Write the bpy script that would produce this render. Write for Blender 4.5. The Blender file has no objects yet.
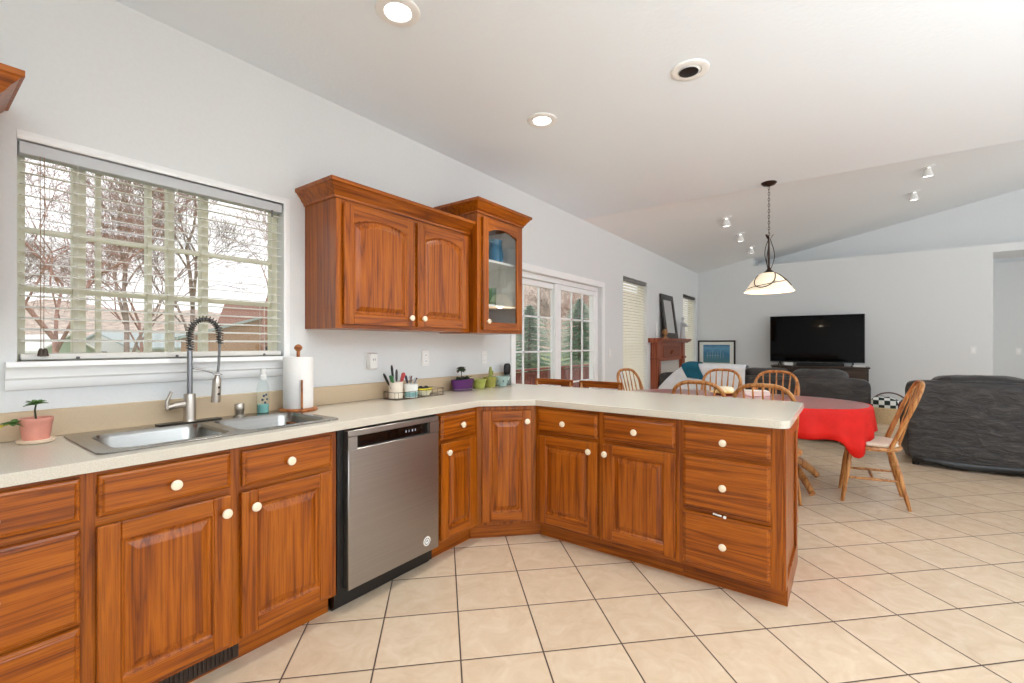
import bpy, bmesh, math, random
from math import sin, cos, pi, radians
from mathutils import Vector, Matrix, noise
from mathutils.geometry import tessellate_polygon

S = bpy.context.scene
COL = S.collection
# ------------------------------------------------------------------ camera
CAM = Vector((2.545, 0.0, 1.28))
cd = bpy.data.cameras.new('camera'); cam = bpy.data.objects.new('camera', cd); COL.objects.link(cam)
cam.location = CAM
cam.rotation_euler = (pi/2, 0, radians(36.33))
cd.sensor_fit = 'HORIZONTAL'; cd.sensor_width = 36.0
cd.lens = 456.3/1024*36.0
cd.shift_y = 2.3/1024
cd.clip_start = 0.05; cd.clip_end = 300
S.camera = cam
# ------------------------------------------------------------------ world / exposure
W = bpy.data.worlds.new('overcast_sky'); S.world = W; W.use_nodes = True
nt = W.node_tree; nt.nodes.clear()
wo = nt.nodes.new('ShaderNodeOutputWorld'); wb = nt.nodes.new('ShaderNodeBackground')
wb.inputs[0].default_value = (0.985, 0.99, 1.0, 1); wb.inputs[1].default_value = 1.4
nt.links.new(wb.outputs[0], wo.inputs[0])
S.view_settings.view_transform = 'Standard'; S.view_settings.look = 'None'
S.view_settings.gamma = 1.0; S.view_settings.use_curve_mapping = False
S.view_settings.exposure = 0.08
cy = S.cycles
cy.use_denoising = True
cy.max_bounces = 10; cy.diffuse_bounces = 6; cy.glossy_bounces = 4; cy.transmission_bounces = 8; cy.transparent_max_bounces = 24
cy.sample_clamp_indirect = 6.0
cy.caustics_reflective = False; cy.caustics_refractive = False

def area_light(name, loc, rot, sx, sy, power, color=(1, 1, 1)):
    l = bpy.data.lights.new(name, 'AREA'); l.shape = 'RECTANGLE'; l.size = sx; l.size_y = sy
    l.energy = power; l.color = color
    o = bpy.data.objects.new(name, l); COL.objects.link(o); o.location = loc; o.rotation_euler = rot
    return o
def spot_light(name, loc, power, size=radians(110), color=(1, .95, .88), rot=(0, 0, 0), blend=.9):
    l = bpy.data.lights.new(name, 'SPOT'); l.energy = power; l.spot_size = size; l.spot_blend = blend
    l.shadow_soft_size = .05; l.color = color
    o = bpy.data.objects.new(name, l); COL.objects.link(o); o.location = loc; o.rotation_euler = rot
    return o
fl = area_light('ceiling_fill', (4.3, -1.7, 1.35), Vector((-.02, .62, .78)).to_track_quat('-Z', 'Y').to_euler(), 1.0, 1.0, 120, (.93, .97, 1))  # added fill lamp behind the camera, aimed up to brighten the ceiling
fl.data.spread = radians(105)
fl = area_light('ceiling_fill', (5.3, 1.0, 1.5), Vector((-.12, .34, .93)).to_track_quat('-Z', 'Y').to_euler(), 1.2, 1.2, 112, (.88, .95, 1))  # second added fill lamp, out of view to the right, for the same ceiling
fl.data.spread = radians(150)
CANS = [(0.934, 1.334), (0.917, 2.549)]
for x, y in CANS:
    spot_light('can_lamp', (x, y, 2.72), 45)
SPOTS = [(1.196, 6.812), (1.18, 7.921), (1.158, 9.077), (3.348, 7.605), (3.315, 8.71)]
VS = 0.212
for x, y in SPOTS:
    spot_light('vault_lamp', (x, y, 2.76 + VS*x - .1), 30)

# ------------------------------------------------------------------ materials
MATS = {}
def newmat(name):
    m = bpy.data.materials.new(name); m.use_nodes = True
    n = m.node_tree; b = n.nodes['Principled BSDF']
    MATS[name] = m
    return m, n, b
def N(n, t, **kw):
    x = n.nodes.new(t)
    for k, v in kw.items(): setattr(x, k, v)
    return x
def lin(c):
    return tuple(((v/255)/12.92 if v/255 <= .04045 else ((v/255+.055)/1.055)**2.4) for v in c) + (1,)
def setin(b, **kw):
    for k, v in kw.items():
        key = {'rough': 'Roughness', 'metal': 'Metallic', 'spec': 'Specular IOR Level', 'coat': 'Coat Weight', 'coatr': 'Coat Roughness',
               'trans': 'Transmission Weight', 'ior': 'IOR', 'emis': 'Emission Strength', 'sheen': 'Sheen Weight', 'sss': 'Subsurface Weight', 'alpha': 'Alpha'}[k]
        b.inputs[key].default_value = v
def coords(n, scale=(1, 1, 1), rand=True):
    tc = N(n, 'ShaderNodeTexCoord'); mp = N(n, 'ShaderNodeMapping')
    mp.inputs['Scale'].default_value = scale
    if rand:
        oi = N(n, 'ShaderNodeObjectInfo'); ad = N(n, 'ShaderNodeVectorMath', operation='ADD')
        ml = N(n, 'ShaderNodeMath', operation='MULTIPLY'); ml.inputs[1].default_value = 37.0
        n.links.new(oi.outputs['Random'], ml.inputs[0])
        n.links.new(tc.outputs['Object'], ad.inputs[0]); n.links.new(ml.outputs[0], ad.inputs[1])
        n.links.new(ad.outputs[0], mp.inputs['Vector'])
    else:
        n.links.new(tc.outputs['Object'], mp.inputs['Vector'])
    return mp.outputs[0]
def ramp(n, src, stops):
    r = N(n, 'ShaderNodeValToRGB'); e = r.color_ramp.elements
    while len(e) > 1: e.remove(e[-1])
    e[0].position = stops[0][0]; e[0].color = stops[0][1]
    for p, c in stops[1:]:
        k = e.new(p); k.color = c
    n.links.new(src, r.inputs[0])
    return r.outputs[0]
def bump(n, b, src, strength=.2, dist=.01):
    bp = N(n, 'ShaderNodeBump'); bp.inputs['Strength'].default_value = strength; bp.inputs['Distance'].default_value = dist
    n.links.new(src, bp.inputs['Height']); n.links.new(bp.outputs[0], b.inputs['Normal'])
def noise_tex(n, vec, scale, detail=3, rough=.5, dist=0):
    t = N(n, 'ShaderNodeTexNoise'); t.inputs['Scale'].default_value = scale; t.inputs['Detail'].default_value = detail
    t.inputs['Roughness'].default_value = rough; t.inputs['Distortion'].default_value = dist
    n.links.new(vec, t.inputs['Vector'])
    return t.outputs['Fac']
def plain(name, rgb, rough=.5, metal=0, var=.06, scale=30, bmp=0, **kw):
    """one colour with slight uneven tone"""
    m, n, b = newmat(name)
    v = coords(n)
    f = noise_tex(n, v, scale, 3)
    c = lin(rgb)
    lo = tuple(x*(1-var) for x in c[:3]) + (1,); hi = tuple(min(1, x*(1+var)) for x in c[:3]) + (1,)
    n.links.new(ramp(n, f, [(.3, lo), (.7, hi)]), b.inputs['Base Color'])
    setin(b, rough=rough, metal=metal, **kw)
    if bmp: bump(n, b, f, bmp)
    return m
def wood(name, light, mid, dark, axis='z', rough=.33, coat=.18, rings=5.0, fine=1.0):
    m, n, b = newmat(name)
    along = .6; ac = 17
    sc = {'x': (along, ac, ac), 'y': (ac, along, ac), 'z': (ac, ac, along)}[axis]
    v = coords(n, sc)
    f = noise_tex(n, v, 1.0, 2, .45, .3)
    mu = N(n, 'ShaderNodeMath', operation='MULTIPLY'); mu.inputs[1].default_value = rings; n.links.new(f, mu.inputs[0])
    pp = N(n, 'ShaderNodeMath', operation='PINGPONG'); pp.inputs[1].default_value = .5; n.links.new(mu.outputs[0], pp.inputs[0])
    sc2 = {'x': (6, 260, 260), 'y': (260, 6, 260), 'z': (260, 260, 6)}[axis]
    f2 = noise_tex(n, coords(n, sc2), 1.0, 2, .6)
    c1 = ramp(n, pp.outputs[0], [(0, lin(dark)), (.05, lin(tuple((a_+b_)/2 for a_, b_ in zip(dark, mid)))), (.16, lin(mid)), (.5, lin(light))])
    c2 = ramp(n, f2, [(.35, (.55, .5, .45, 1)), (.55, (1, 1, 1, 1))])
    mx = N(n, 'ShaderNodeMix', data_type='RGBA', blend_type='MULTIPLY'); mx.inputs['Factor'].default_value = .72*fine
    n.links.new(c1, mx.inputs['A']); n.links.new(c2, mx.inputs['B'])
    n.links.new(mx.outputs['Result'], b.inputs['Base Color'])
    setin(b, rough=rough, coat=coat*.5, coatr=.15, spec=.38)
    bump(n, b, f2, .06, .002)
    return m
OL, OM, OD = (172, 93, 12), (153, 77, 6), (116, 53, 6)
OAKV = wood('oak_vertical_grain', OL, OM, OD, 'z')
OAKH = wood('oak_horizontal_grain', OL, OM, OD, 'x')
OAKD = wood('oak_depth_grain', OL, OM, OD, 'y')
CHW = wood('honey_chair_wood', (202, 148, 90), (184, 124, 66), (142, 86, 42), 'z', rings=4, fine=.5)
CHWX = wood('honey_chair_wood_across', (202, 148, 90), (184, 124, 66), (142, 86, 42), 'x', rings=4, fine=.5)
REDW = wood('reddish_mantel_wood', (176, 96, 62), (152, 74, 44), (110, 50, 28), 'z', rings=4)
DKW = wood('dark_console_wood', (84, 70, 60), (66, 54, 46), (44, 36, 30), 'x', rings=5)
WALL = plain('wall_paint', (225, 228, 229), .85, var=.012, scale=60, bmp=.04)
def ceiling_mat():
    m, n, b = newmat('ceiling_paint')
    v = coords(n, rand=False)
    f = noise_tex(n, v, 9, 5, .6); g = noise_tex(n, v, 45, 2)
    b.inputs['Base Color'].default_value = lin((235, 243, 250))
    setin(b, rough=.42, spec=.25)
    a = N(n, 'ShaderNodeMath', operation='ADD'); n.links.new(f, a.inputs[0]); n.links.new(g, a.inputs[1])
    bump(n, b, a.outputs[0], .1, .01)
    return m
CEIL = ceiling_mat()
VAULT = plain('vault_paint', (236, 237, 237), .8, var=.012, scale=60, bmp=.05)
TRIM = plain('white_trim_paint', (248, 250, 251), .35, var=.01)
PLASTIC = plain('white_plastic', (238, 238, 236), .3, var=.01)
OUTLETG = plain('outlet_slot_grey', (90, 90, 92), .5, var=.01)
IVORY = plain('ivory_ceramic', (240, 226, 200), .15, var=.02, coat=.4)
def laminate():
    m, n, b = newmat('beige_laminate')
    v = coords(n, rand=False)
    f = noise_tex(n, v, 260, 2)
    n.links.new(ramp(n, f, [(.35, lin((201, 194, 179))), (.65, lin((213, 207, 193)))]), b.inputs['Base Color'])
    setin(b, rough=.22, spec=.5)
    return m
LAM = laminate()
BSP = plain('backsplash_laminate', (206, 184, 153), .35, var=.03, scale=200)
def brushed(name, rgb, rough, axis):
    m, n, b = newmat(name)
    sc = {'x': (1.5, 300, 300), 'y': (300, 1.5, 300), 'z': (300, 300, 1.5)}[axis]
    f = noise_tex(n, coords(n, sc), 1, 2)
    c = lin(rgb)
    n.links.new(ramp(n, f, [(.3, tuple(x*.9 for x in c[:3])+(1,)), (.7, c)]), b.inputs['Base Color'])
    setin(b, metal=1.0, rough=rough)
    return m
STEEL = brushed('brushed_steel_vertical', (168, 164, 160), .36, 'x')
SINKS = brushed('sink_steel', (154, 152, 148), .24, 'y')
NICK = brushed('brushed_nickel', (190, 182, 172), .28, 'z')
CHROME = plain('chrome', (215, 215, 218), .1, 1.0, var=.01)
BLACK = plain('black_plastic', (14, 14, 15), .35, var=.05)
BLKG = plain('black_glass', (6, 6, 7), .06, var=.02, spec=.5)
SCREEN = plain('tv_screen', (5, 5, 6), .05, var=.02, spec=.14)
BRNZ = plain('dark_bronze', (58, 42, 34), .4, .7, var=.1)
def leather():
    m, n, b = newmat('charcoal_leather')
    v = coords(n, (1, 1, 2.2)); f = noise_tex(n, v, 7, 6, .62, .8); g = noise_tex(n, v, 2.2, 3)
    n.links.new(ramp(n, f, [(.32, lin((34, 33, 34))), (.55, lin((50, 47, 46))), (.72, lin((78, 72, 68)))]), b.inputs['Base Color'])
    a = N(n, 'ShaderNodeMath', operation='ADD'); n.links.new(f, a.inputs[0]); n.links.new(g, a.inputs[1])
    setin(b, rough=.42); bump(n, b, a.outputs[0], .5, .03); return m
LEATH = leather()
REDC = plain('red_tablecloth', (212, 26, 18), .55, var=.06, scale=14, spec=.25)
WHITECL = plain('white_blanket_cloth', (226, 229, 234), .9, var=.05, scale=14, bmp=.2)
TEALCL = plain('teal_throw_cloth', (14, 92, 116), .9, var=.15, scale=40, bmp=.3)
CREAMCL = plain('cream_cushion_cloth', (222, 208, 188), .9, var=.05, scale=60, bmp=.2)
PAPER = plain('white_paper_towel', (240, 239, 237), .95, var=.015, scale=80, bmp=.1)
TERRA = plain('pink_terracotta', (226, 154, 136), .6, var=.06)
CREAM = plain('cream_glaze', (236, 214, 190), .4, var=.04)
LEAF = plain('green_leaf', (82, 118, 52), .5, var=.3, scale=50)
LEAFD = plain('dark_leaf', (60, 70, 44), .5, var=.3, scale=50)
LEAFY = plain('yellow_leaf', (196, 180, 60), .5, var=.2, scale=50)
SOIL = plain('potting_soil', (62, 44, 34), .95, var=.3, scale=120, bmp=.5)
LIGHTW = wood('light_brown_wood', (186, 122, 66), (164, 98, 48), (128, 70, 32), 'x', rings=5)
WICK = plain('pale_wicker', (230, 206, 164), .7, var=.25, scale=90, bmp=.6)
PURPLE = plain('purple_metal', (92, 34, 104), .35, var=.1)
LIME = plain('lime_glaze', (182, 190, 96), .4, var=.08)
YELL = plain('yellow_plastic', (222, 204, 52), .4, var=.05)
AQUA = plain('pale_aqua_glaze', (186, 212, 208), .3, var=.06)
PINK = plain('coral_plastic', (226, 92, 96), .4, var=.05)
GREENP = plain('green_plastic', (72, 140, 84), .4, var=.05)
BLUEV = plain('blue_glazed_ceramic', (50, 140, 186), .15, var=.1)
STATUE = plain('pale_grey_stone', (198, 199, 202), .7, var=.08, scale=60)
GOLDB = plain('tarnished_gold', (176, 130, 84), .45, .4, var=.2)
BLINDM = plain('white_blind_slat', (222, 220, 214), .5, var=.01)
BLINDC = plain('cream_blind_slat', (247, 244, 230), .6, var=.02)
VINYL = plain('almond_vinyl_frame', (222, 220, 200), .5, var=.02)
MAT_WHITE = plain('picture_mat_board', (232, 234, 228), .8, var=.01)
FRAMED = plain('dark_picture_frame', (40, 34, 30), .4, var=.15)
FENCEM = wood('red_brown_deck_stain', (150, 84, 74), (132, 68, 58), (100, 48, 42), 'z', rough=.7, coat=0, rings=3)
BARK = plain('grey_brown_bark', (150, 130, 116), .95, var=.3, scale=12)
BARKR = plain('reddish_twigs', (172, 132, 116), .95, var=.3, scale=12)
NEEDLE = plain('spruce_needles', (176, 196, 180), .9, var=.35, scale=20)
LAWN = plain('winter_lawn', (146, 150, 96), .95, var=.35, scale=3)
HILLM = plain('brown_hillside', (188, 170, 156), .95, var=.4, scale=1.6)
BRICKH = plain('tan_house_siding', (186, 150, 120), .9, var=.1)
ROOFT = plain('grey_teal_roof', (176, 186, 184), .9, var=.1)
ROOFR = plain('brown_roof', (140, 100, 82), .9, var=.15)
SIDGR = plain('sage_green_siding', (178, 194, 172), .9, var=.06)
SNOWY = plain('white_house_siding', (232, 232, 228), .9, var=.03)
STONE = plain('pale_hearth_tile', (206, 200, 192), .5, var=.08)
SOOT = plain('black_firebox', (24, 22, 22), .9, var=.2)

def tile_floor():
    m, n, b = newmat('diagonal_ceramic_tile')
    P = .3415
    tc = N(n, 'ShaderNodeTexCoord'); mp = N(n, 'ShaderNodeMapping')
    a = -pi/4; s = 1/P
    px, py = .319*s, 1.364*s
    mp.inputs['Scale'].default_value = (s, s, s); mp.inputs['Rotation'].default_value = (0, 0, a)
    mp.inputs['Location'].default_value = (-(px*cos(a)-py*sin(a)), -(px*sin(a)+py*cos(a)), 0)
    n.links.new(tc.outputs['Object'], mp.inputs['Vector'])
    sp = N(n, 'ShaderNodeSeparateXYZ'); n.links.new(mp.outputs[0], sp.inputs[0])
    ds = []
    for k in (0, 1):
        pg = N(n, 'ShaderNodeMath', operation='PINGPONG'); pg.inputs[1].default_value = .5
        n.links.new(sp.outputs[k], pg.inputs[0]); ds.append(pg.outputs[0])
    mn = N(n, 'ShaderNodeMath', operation='MINIMUM'); n.links.new(ds[0], mn.inputs[0]); n.links.new(ds[1], mn.inputs[1])
    fl = N(n, 'ShaderNodeVectorMath', operation='FLOOR'); n.links.new(mp.outputs[0], fl.inputs[0])
    wn = N(n, 'ShaderNodeTexWhiteNoise'); wn.noise_dimensions = '3D'; n.links.new(fl.outputs[0], wn.inputs['Vector'])
    # veining, shifted per tile
    sh = N(n, 'ShaderNodeVectorMath', operation='SCALE'); sh.inputs['Scale'].default_value = 9.0
    n.links.new(wn.outputs['Color'], sh.inputs[0])
    ad = N(n, 'ShaderNodeVectorMath', operation='ADD'); n.links.new(mp.outputs[0], ad.inputs[0]); n.links.new(sh.outputs[0], ad.inputs[1])
    v1 = noise_tex(n, ad.outputs[0], 2.6, 6, .62, 1.2)
    base = ramp(n, v1, [(.3, lin((210, 186, 158))), (.5, lin((218, 196, 169))), (.7, lin((225, 206, 181)))])
    tint = ramp(n, wn.outputs['Value'], [(0, (.93, .92, .91, 1)), (1, (1, 1, 1, 1))])
    mu = N(n, 'ShaderNodeMix', data_type='RGBA', blend_type='MULTIPLY'); mu.inputs['Factor'].default_value = 1
    n.links.new(base, mu.inputs['A']); n.links.new(tint, mu.inputs['B'])
    gr = ramp(n, mn.outputs[0], [(.0075, (0, 0, 0, 1)), (.0105, (1, 1, 1, 1))])
    mx = N(n, 'ShaderNodeMix', data_type='RGBA'); n.links.new(gr, mx.inputs['Factor'])
    mx.inputs['A'].default_value = lin((74, 56, 46)); n.links.new(mu.outputs['Result'], mx.inputs['B'])
    n.links.new(mx.outputs['Result'], b.inputs['Base Color'])
    rr = ramp(n, gr, [(0, (.8, .8, .8, 1)), (1, (.27, .27, .27, 1))])
    n.links.new(rr, b.inputs['Roughness'])
    setin(b, spec=.5)
    ed = ramp(n, mn.outputs[0], [(.006, (0, 0, 0, 1)), (.02, (1, 1, 1, 1))])
    bump(n, b, ed, .35, .004)
    return m
TILE = tile_floor()

def glass_mat(name, tint=(1, 1, 1), refl=1.0, rough=0.0):
    """clear pane: lets light straight through, mirrors by Fresnel"""
    m = bpy.data.materials.new(name); m.use_nodes = True; n = m.node_tree; n.nodes.clear()
    o = N(n, 'ShaderNodeOutputMaterial'); t = N(n, 'ShaderNodeBsdfTransparent'); g = N(n, 'ShaderNodeBsdfGlossy')
    t.inputs[0].default_value = tint + (1,); g.inputs['Roughness'].default_value = rough
    fr = N(n, 'ShaderNodeFresnel'); ge = N(n, 'ShaderNodeNewGeometry')
    io = N(n, 'ShaderNodeMath', operation='MULTIPLY_ADD'); io.inputs[1].default_value = 1/1.45-1.45; io.inputs[2].default_value = 1.45
    n.links.new(ge.outputs['Backfacing'], io.inputs[0]); n.links.new(io.outputs[0], fr.inputs[0])
    ml = N(n, 'ShaderNodeMath', operation='MULTIPLY'); ml.inputs[1].default_value = refl
    mx = N(n, 'ShaderNodeMixShader')
    n.links.new(fr.outputs[0], ml.inputs[0]); n.links.new(ml.outputs[0], mx.inputs[0])
    n.links.new(t.outputs[0], mx.inputs[1]); n.links.new(g.outputs[0], mx.inputs[2]); n.links.new(mx.outputs[0], o.inputs[0])
    return m
GLASS = glass_mat('window_glass')
CABG = glass_mat('cabinet_glass', (.95, .96, .96), 1.6)
CLEARP = glass_mat('clear_bottle_plastic', (.95, .98, .98), .8, .05)
LIQ = plain('teal_dish_soap', (146, 206, 198), .1, var=.02)
def emis(name, rgb, strength, base=(1, 1, 1)):
    m, n, b = newmat(name)
    b.inputs['Base Color'].default_value = base + (1,)
    b.inputs['Emission Color'].default_value = rgb + (1,); setin(b, emis=strength, rough=.5)
    return m
LAMPON = emis('lit_lamp_lens', (1, .97, .92), 9.0)
SHADEG = emis('lit_alabaster_shade', (1.0, .80, .56), .5, (.93, .82, .66))
LED = emis('display_led', (.75, .85, 1), .5, (.05, .05, .05))

# ------------------------------------------------------------------ mesh helpers
class MB:
    def __init__(s): s.v = []; s.f = []; s.m = []; s.M = Matrix(); s.mi = 0
    def add(s, vs, fs):
        o = len(s.v); s.v += [s.M @ Vector(p) for p in vs]
        s.f += [[i+o for i in f] for f in fs]; s.m += [s.mi]*len(fs); return s
    def box(s, x0, x1, y0, y1, z0, z1, b=0.0):
        lo = (x0, y0, z0); hi = (x1, y1, z1)
        if b <= 0:
            vs = [((x0, x1)[i & 1], (y0, y1)[i >> 1 & 1], (z0, z1)[i >> 2 & 1]) for i in range(8)]
            return s.add(vs, [(0, 2, 3, 1), (4, 5, 7, 6), (0, 1, 5, 4), (2, 6, 7, 3), (0, 4, 6, 2), (1, 3, 7, 5)])
        vs = []; ix = {}
        for c in range(8):
            sg = [c & 1, c >> 1 & 1, c >> 2 & 1]
            for a in range(3):
                p = []
                for k in range(3):
                    base = hi[k] if sg[k] else lo[k]
                    p.append(base if k == a else base + (-b if sg[k] else b))
                ix[(c, a)] = len(vs); vs.append(tuple(p))
        fs = []
        for a in range(3):
            u, w = (a+1) % 3, (a+2) % 3
            for t in (0, 1):
                cs = [t << a | p << u | q << w for p, q in ((0, 0), (1, 0), (1, 1), (0, 1))]
                fs.append([ix[(c, a)] for c in cs])
            for p in (0, 1):
                for q in (0, 1):
                    c0 = p << u | q << w; c1 = c0 | 1 << a
                    fs.append([ix[(c0, u)], ix[(c1, u)], ix[(c1, w)], ix[(c0, w)]])
        for c in range(8): fs.append([ix[(c, 0)], ix[(c, 1)], ix[(c, 2)]])
        return s.add(vs, fs)
    def loops(s, L, cap0=True, cap1=True, closed=False):
        n = len(L[0]); vs = [p for l in L for p in l]; fs = []
        R = range(len(L)) if closed else range(len(L)-1)
        for i in R:
            a = i*n; c = ((i+1) % len(L))*n
            for j in range(n): k = (j+1) % n; fs.append((a+j, a+k, c+k, c+j))
        if cap0 and not closed: fs.append(tuple(range(n))[::-1])
        if cap1 and not closed: fs.append(tuple(range((len(L)-1)*n, len(L)*n)))
        return s.add(vs, fs)
    def grid(s, P):
        """P rows of points -> open quad sheet"""
        r, c = len(P), len(P[0]); vs = [p for row in P for p in row]
        return s.add(vs, [(i*c+j, i*c+j+1, (i+1)*c+j+1, (i+1)*c+j) for i in range(r-1) for j in range(c-1)])
    def lathe(s, prof, seg=24, c=(0, 0, 0), caps=True):
        L = [[(c[0]+r*cos(2*pi*k/seg), c[1]+r*sin(2*pi*k/seg), c[2]+z) for k in range(seg)] for r, z in prof]
        return s.loops(L, caps, caps)
    def tube(s, pts, r, seg=8, closed=False, flat=None):
        pts = [Vector(p) for p in pts]; n = len(pts)
        rs = r if isinstance(r, (list, tuple)) else [r]*n
        L = []; up = None
        for i in range(n):
            if closed: t = pts[(i+1) % n]-pts[i-1]
            else: t = pts[min(i+1, n-1)]-pts[max(i-1, 0)]
            if t.length < 1e-9: t = Vector((0, 0, 1))
            t.normalize()
            if up is None:
                up = Vector((0, 0, 1)) if abs(t.z) < .9 else Vector((1, 0, 0))
            x = up - t*up.dot(t)
            if x.length < 1e-6: x = t.orthogonal()
            x.normalize(); y = t.cross(x); up = x
            k = flat or 1.0
            L.append([tuple(pts[i] + x*rs[i]*cos(2*pi*j/seg) + y*rs[i]*k*sin(2*pi*j/seg)) for j in range(seg)])
        return s.loops(L, True, True, closed)
    def prism(s, poly, z0, z1, holes=(), axis='z'):
        """poly (a,b) extruded; axis z:(x,y) x:(y,z) y:(x,z)"""
        def to(p, h): return {'z': (p[0], p[1], h), 'x': (h, p[0], p[1]), 'y': (p[0], h, p[1])}[axis]
        rings = [list(poly)] + [list(h) for h in holes]
        flat = [p for r in rings for p in r]; nn = len(flat)
        tri = tessellate_polygon([[Vector((p[0], p[1], 0)) for p in r] for r in rings]) if (holes or len(poly) > 4) else None
        vs = [to(p, z0) for p in flat] + [to(p, z1) for p in flat]; fs = []
        if tri is None: fs += [tuple(range(nn))[::-1], tuple(range(nn, 2*nn))]
        else:
            for t in tri: fs += [tuple(t)[::-1], tuple(i+nn for i in t)]
        o = 0
        for r in rings:
            k = len(r)
            for j in range(k): q = (j+1) % k; fs.append((o+j, o+q, o+q+nn, o+j+nn))
            o += k
        return s.add(vs, fs)
    def sup(s, c, r, e1=.4, e2=.4, nu=24, nv=12, jit=0, seed=0):
        """rounded cushion (superellipsoid)"""
        def f(w, e): return math.copysign(abs(w)**e, w)
        L = []
        for i in range(nv+1):
            v = -pi/2 + pi*i/nv; v = max(-pi/2+.02, min(pi/2-.02, v)); row = []
            for j in range(nu):
                u = 2*pi*j/nu
                p = Vector((r[0]*f(cos(v), e1)*f(cos(u), e2), r[1]*f(cos(v), e1)*f(sin(u), e2), r[2]*f(sin(v), e1)))
                q = Vector(c)+p
                if jit: q += p.normalized()*jit*(noise.noise(q*5+Vector((seed, 0, 0)))+.6*noise.noise(q*13+Vector((seed, 3, 0))))
                row.append(tuple(q))
            L.append(row)
        return s.loops(L)
    def build(s, name, mat, parent=None, loc=(0, 0, 0), rot=0.0, ang=38, bev=0, sub=0, solid=0, tri=False):
        bm = bmesh.new()
        vs = [bm.verts.new(p) for p in s.v]
        for f, mi in zip(s.f, s.m):
            if len(set(f)) < 3: continue
            try: fa = bm.faces.new([vs[i] for i in f]); fa.material_index = mi
            except ValueError: pass
        bmesh.ops.remove_doubles(bm, verts=bm.verts, dist=1e-6)
        bmesh.ops.recalc_face_normals(bm, faces=bm.faces)
        me = bpy.data.meshes.new(name); bm.to_mesh(me); bm.free()
        for p in me.polygons: p.use_smooth = True
        me.set_sharp_from_angle(angle=radians(ang))
        for m in (mat if isinstance(mat, (list, tuple)) else [mat]): me.materials.append(m)
        o = bpy.data.objects.new(name, me); COL.objects.link(o)
        o.parent = parent; o.location = loc; o.rotation_euler = (0, 0, rot)
        if solid:
            k = o.modifiers.new('thickness', 'SOLIDIFY'); k.thickness = solid; k.offset = 0
        if bev:
            k = o.modifiers.new('edge', 'BEVEL'); k.width = bev; k.segments = 2; k.limit_method = 'ANGLE'; k.angle_limit = radians(40)
        if sub:
            k = o.modifiers.new('smooth', 'SUBSURF'); k.levels = sub; k.render_levels = sub
        return o
def tag(o, label=None, cat=None, group=None, kind=None):
    if label: o['label'] = label
    if cat: o['category'] = cat
    if group: o['group'] = group
    if kind: o['kind'] = kind
    return o
def thing(name, label, cat, loc=(0, 0, 0), rot=0.0, group=None):
    o = bpy.data.objects.new(name, None); COL.objects.link(o); o.empty_display_size = .1
    o.location = loc; o.rotation_euler = (0, 0, rot)
    return tag(o, label, cat, group)
def struct(o): o['kind'] = 'structure'; return o
def dup(src, loc, rot=0.0, label=None, scale=None):
    r = src.copy(); COL.objects.link(r); r.location = loc; r.rotation_euler = (0, 0, rot)
    if label: r['label'] = label
    if scale: r.scale = scale
    def kids(a, b):
        for ch in list(a.children):
            c = ch.copy(); COL.objects.link(c); c.parent = b; kids(ch, c)
    kids(src, r)
    return r
def arc(cx, cy, r, a0, a1, n):
    return [(cx+r*cos(radians(a0+(a1-a0)*i/n)), cy+r*sin(radians(a0+(a1-a0)*i/n))) for i in range(n+1)]
def rrect(x0, x1, y0, y1, r, n=5):
    return arc(x0+r, y0+r, r, 180, 270, n)+arc(x1-r, y0+r, r, 270, 360, n)+arc(x1-r, y1-r, r, 0, 90, n)+arc(x0+r, y1-r, r, 90, 180, n)

# ================================================================== ROOM SHELL
T = .16
XR, YB = 6.4, -2.6
struct(MB().box(-T, XR, YB, 12.2, -.12, 0).build('floor', TILE))
WIN1 = (0.283, 1.303, 1.212, 2.064)
SLID = (3.5, 5.40, 0.0, 2.0)
WIN3 = (6.1, 7.06, .45, 2.24)
WIN4 = (9.0, 9.92, .45, 2.24)
def hole(w): return [(w[0], w[2]), (w[1], w[2]), (w[1], w[3]), (w[0], w[3])]
wall_poly = [(YB, 0), (SLID[0], 0), (SLID[0], SLID[3]), (SLID[1], SLID[3]), (SLID[1], 0), (10.9, 0), (10.9, 2.9), (YB, 2.9)]
struct(MB().prism(wall_poly, -T, 0, [hole(WIN1), hole(WIN3), hole(WIN4)], axis='x').build('wall_left', WALL))
YV = 4.865
struct(MB().box(-T, XR, YB, YV, 2.76, 2.9).build('ceiling', CEIL))
vc = [(-T, 2.76-VS*T), (XR, 2.76+VS*XR), (XR, 2.9+VS*XR), (-T, 2.9-VS*T)]
struct(MB().prism(vc, YV, 11.1, axis='y').build('ceiling_vault', VAULT))
struct(MB().prism([(.5, 2.84), (XR, 2.84), (XR, 2.8+VS*XR), (.5, 2.8+VS*.5)], YV-.06, YV-.01, axis='y').build('wall_gable', WALL))
struct(MB().box(-T, XR, YB-.12, YB, 0, 2.9).build('wall_back', WALL))
YF = 10.1
NX, NZ = 1.04, 2.82
HX, HZ = 4.36, 2.70
m = MB().prism([(0, 0), (NX, 0), (NX, 2.78+VS*NX), (0, 2.78)], YF, YF+.12, axis='y')
m.box(NX, HX, YF, YF+.12, 0, NZ).box(HX, XR, YF, YF+.12, HZ, NZ)
struct(m.build('wall_far', WALL))
nb = [(NX, NZ-.1), (XR, NZ-.1), (XR, 2.76+VS*XR), (NX, 2.76+VS*NX)]
struct(MB().prism(nb, YF+.72, YF+.84, axis='y').build('wall_niche', WALL))
struct(MB().box(NX-.08, NX, YF+.12, YF+.84, NZ, 2.8+VS*NX).build('wall_niche_side', WALL))
struct(MB().box(NX, XR, YF+.12, YF+.84, NZ-.12, NZ-.001).build('trim_1', WALL))
struct(MB().box(HX-.5, XR, 11.5, 11.62, 0, NZ).build('wall_hall', WALL))
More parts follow.
